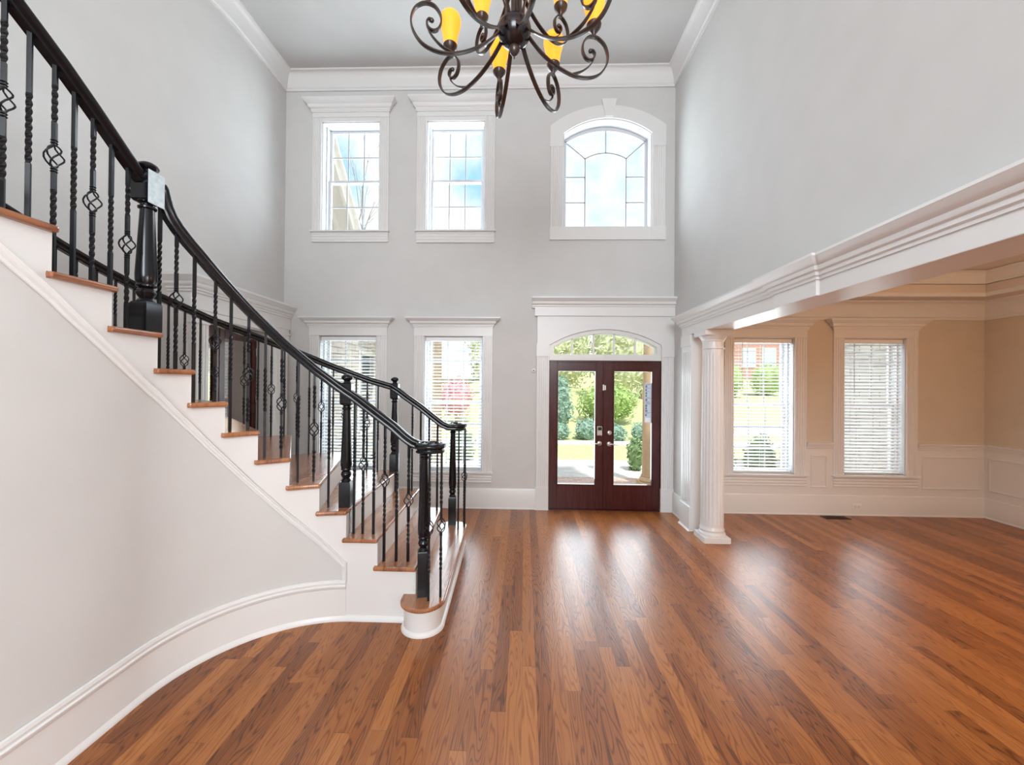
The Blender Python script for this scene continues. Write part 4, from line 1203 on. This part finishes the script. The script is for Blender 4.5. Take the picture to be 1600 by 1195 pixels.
shrub('blue_spruce', (1.25, 14.9, 1.0), (.52, .45, 1.15), 1800, .08, L_blue, 'blue-green conifer at the left of the glass in the left front door', 'conifer')
for k, (x, y, z, rx, rz) in enumerate(((1.15, 13.85, .12, .40, .36), (2.1, 13.9, .18, .40, .40), (3.05, 13.8, .10, .40, .34), (4.0, 13.9, .14, .40, .38), (4.95, 13.9, .15, .40, .38))):
    shrub('juniper', (x, y, z), (rx, .32, rz), 900, .06, L_blue, 'low spreading blue-green juniper on the bank beyond the front doors', 'juniper', 'junipers along the foot of the bank')
for k, (x, y, z, rx, rz) in enumerate(((.4, 20, 3.3, 1.65, 2.6), (2.5, 24.5, 3.9, 1.65, 2.8), (4.6, 20, 3.3, 1.65, 2.6), (6.9, 24.5, 3.9, 1.65, 2.7), (-1.9, 24.5, 3.8, 1.6, 2.6))):
    shrub('tree', (x, y, z), (rx, 1.3, rz), 3000, .12, L_olive, 'leafy yellow-green spring tree at the top of the bank behind the shrubs', 'tree', 'yellow-green trees above the bank')
shrub('shrub', (2.36, 8.75, .25), (.18, .18, .40), 500, .05, L_dark, 'small dark shrub beside the tan porch column', 'shrub')
shrub('red_maple', (-2.75, 16.5, 1.15), (.75, .7, .85), 1400, .07, L_red, 'small red-leaved maple seen through the blind between stair and door', 'tree')
for k, x in enumerate((-2.95, -2.2, -1.45)):
    shrub('foundation_shrub', (x, 9.0 + .3 * k, .25), (.30, .30, .42), 700, .06, L_dark, 'low dark green shrub outside the window between stair and front door', 'shrub', 'foundation shrubs outside the stair window')
for k, x in enumerate((3.4, 4.1, 4.8)):
    shrub('boxwood', (x, 7.25, .42), (.28, .28, .50), 900, .045, L_dark, 'clipped dark green boxwood right outside the dining window by the column', 'shrub', 'boxwoods outside the dining window')
for k, (x, y) in enumerate(((14.2, 29), (17.5, 30), (20.8, 29.5))):
    shrub('tree', (x, y, 2.2), (1.3, 1.0, 1.3), 1200, .12, L_green, 'round green tree below the brick house across the street', 'tree', 'green trees across the street')
# bare tree beyond the wing
bt = empty('bare_tree', (-5.6, 15.0, -.1)); tag(bt, 'bare branching tree against the sky in the upper left window', 'tree')
rng = random.Random(5); tw_ = MB()
def branch(p, d, l, r, lev):
    q = p + d * l; mid = p + d * l * .5 + Vector((rng.uniform(-.05, .05), rng.uniform(-.05, .05), 0)) * l
    tw_.tube([p, mid, q], [r, r * .85, r * .65], 5)
    if lev == 0: return
    for k in range(2 if lev > 1 else 3):
        nd = (d + Vector((rng.uniform(-.75, .75), rng.uniform(-.5, .5), rng.uniform(-.1, .5)))).normalized()
        branch(p + d * l * rng.uniform(.55, 1), nd, l * rng.uniform(.6, .8), r * .5, lev - 1)
par(MB().tube([(-5.6, 15, -.2), (-5.55, 15, 2.6), (-5.6, 15, 5.2)], [.2, .16, .11], 10).build('trunk', M_bark, smooth=50), bt)
for k in range(4):
    branch(Vector((-5.6, 15, 5.1)), Vector((rng.uniform(-.7, .6), rng.uniform(-.3, .3), 1)).normalized(), 2.3, .04, 4)
par(tw_.build('branches', M_bark), bt)
# stone wing left of the windows, its gable and trim
wx = -3.62
wh = MB()
def yz_prism(mb, poly, x0, x1): return mb.prism(poly, 'x', x0, x1)
yz_prism(wh, [(YO, -.2), (8.9, -.2), (8.9, 3.37), (YO, 6.49)], wx - .2, wx)
yz_prism(wh, [(9.75, -.2), (10.4, -.2), (10.4, 1.81), (9.75, 2.49)], wx - .2, wx)
yz_prism(wh, [(8.9, -.2), (9.75, -.2), (9.75, .6), (8.9, .6)], wx - .2, wx)
yz_prism(wh, [(8.9, 2.35), (9.75, 2.35), (9.75, 2.49), (8.9, 3.37)], wx - .2, wx)
struct(wh.build('wall_wing', M_stone))
wt = MB()
yz_prism(wt, [(YO, 6.58), (10.6, 1.69), (10.6, 1.80), (YO, 6.69)], wx, wx + .30)
yz_prism(wt, [(YO, 6.46), (10.6, 1.57), (10.6, 1.80), (YO, 6.69)], wx + .30, wx + .36)
yz_prism(wt, [(YO, 6.42), (10.6, 1.53), (10.6, 1.69), (YO, 6.58)], wx, wx + .04)
yz_prism(wt, [(YO, 6.69), (10.6, 1.80), (10.6, 1.90), (YO, 6.79)], wx - 4.6, wx + .42)
struct(wt.build('trim_14', M_fascia))
wv = MB().box(wx - .02, wx + .03, 8.86, 9.79, .56, .62).box(wx - .02, wx + .03, 8.86, 9.79, 2.35, 2.43).box(wx - .02, wx + .02, 8.86, 8.93, .6, 2.37).box(wx - .02, wx + .02, 9.72, 9.79, .6, 2.37).box(wx - .12, wx - .06, 8.9, 9.75, 1.45, 1.51)
o = wv.build('window_9', M_fascia); struct(o, 'window in the stone wing', 'window')
MB().box(wx - .1, wx - .09, 8.92, 9.73, .62, 2.35).build('pane', mat('dark_shutter', (.13, .14, .16), .4), o)
# stone wing on the right, outside the dining room
rw = MB().box(5.46, 5.66, YO, 8.5, -.2, 3.6).box(5.46, 9, 8.5, 8.7, -.2, 3.6)
struct(rw.build('wall_bay', brick('pale_stone', (.74, .72, .70), (.90, .89, .88), (.58, .55, .53), .38, .12, .9, plane='yz')))
# tan stucco gable farther along the wing
tb = MB().prism([(-9, 0), (-4.55, 0), (-4.55, 5.9), (-5.6, 7.1), (-9, 7.1)], 'y', 11.6, 11.8)
struct(tb.build('wall_stucco', M_stucco))
tr_ = MB().prism([(-5.72, 7.14), (-4.30, 5.52), (-4.18, 5.62), (-5.62, 7.30)], 'y', 11.2, 12.0)
struct(tr_.build('trim_15', M_roof))
# porch columns
def porch_column(x, y, label):
    r_ = empty('porch_column', (x, y, -.05)); tag(r_, label, 'column', None)
    par(MB().box(x - .19, x + .19, y - .19, y + .19, -.05, .03).build('plinth', M_stucco, bevel=.006), r_)
    par(MB().lathe([(.17, .03), (.185, .06), (.17, .10), (.145, .115), (.15, .13), (.15, .145)], (x, y, 0), 28).build('base_moulding', M_stucco, smooth=40), r_)
    par(MB().lathe([(.132, .145), (.130, 1.0), (.122, 2.2), (.112, 3.2)], (x, y, 0), 32).build('shaft', M_stucco, smooth=40), r_)
    m_ = MB().lathe([(.112, 3.2), (.13, 3.22), (.13, 3.24), (.115, 3.25), (.115, 3.32), (.15, 3.38)], (x, y, 0), 28); m_.box(x - .17, x + .17, y - .17, y + .17, 3.38, 3.45)
    par(m_.build('capital', M_stucco, smooth=40), r_)
porch_column(2.22, 7.28, 'round tan porch column behind the right front door glass')
porch_column(-1.60, 7.28, 'round tan porch column behind the blind between stair and door')
# houses across the way
def house(name, x0, x1, y0, y1, z0, z1, mw, label, wins, mr=None):
    h = empty(name, ((x0 + x1) / 2, y0, z0)); tag(h, label, 'house')
    par(MB().box(x0, x1, y0, y1, z0 - 1, z1).build('walls', mw), h)
    xm = (x0 + x1) / 2
    par(MB().prism([(y0 - .5, z1 - .1), (y1 + .5, z1 - .1), ((y0 + y1) / 2, z1 + 2.6)], 'x', x0 - .4, x1 + .4).build('roof', mr or M_roof), h)
    for wx_, wz, ww, wh_ in wins:
        f = par(MB().box(wx_ - ww / 2, wx_ + ww / 2, y0 - .08, y0 + .02, wz, wz + wh_).build('window', M_fascia), h)
        p = MB()
        for i in range(2):
            for j in range(2):
                p.box(wx_ - ww / 2 + .1 + i * (ww - .15) / 2, wx_ - ww / 2 + .05 + (i + 1) * (ww - .15) / 2, y0 - .09, y0 - .07, wz + .1 + j * (wh_ - .15) / 2, wz + .05 + (j + 1) * (wh_ - .15) / 2)
        p.build('pane', M_winglass, f)
house('brick_house', 17, 32, 42, 50, 3.0, 8.5, M_brickr, 'red brick house with white windows across the street', [(22.6, 3.7, 1.4, 1.9), (24.6, 3.7, 1.4, 1.9), (26.6, 3.7, 1.4, 1.9), (19, 3.7, 1.4, 1.9)])
house('pale_house', -11, -5.2, 38, 46, .0, 2.4, mat('pale_siding', (.72, .70, .66), .8), 'pale distant house with grey roof beyond the red maple', [(-9.6, .6, 1.0, 1.4), (-7.8, .6, 1.0, 1.4), (-6.2, .6, 1.0, 1.4)], mat('pale_shingle', (.55, .56, .58), .9))
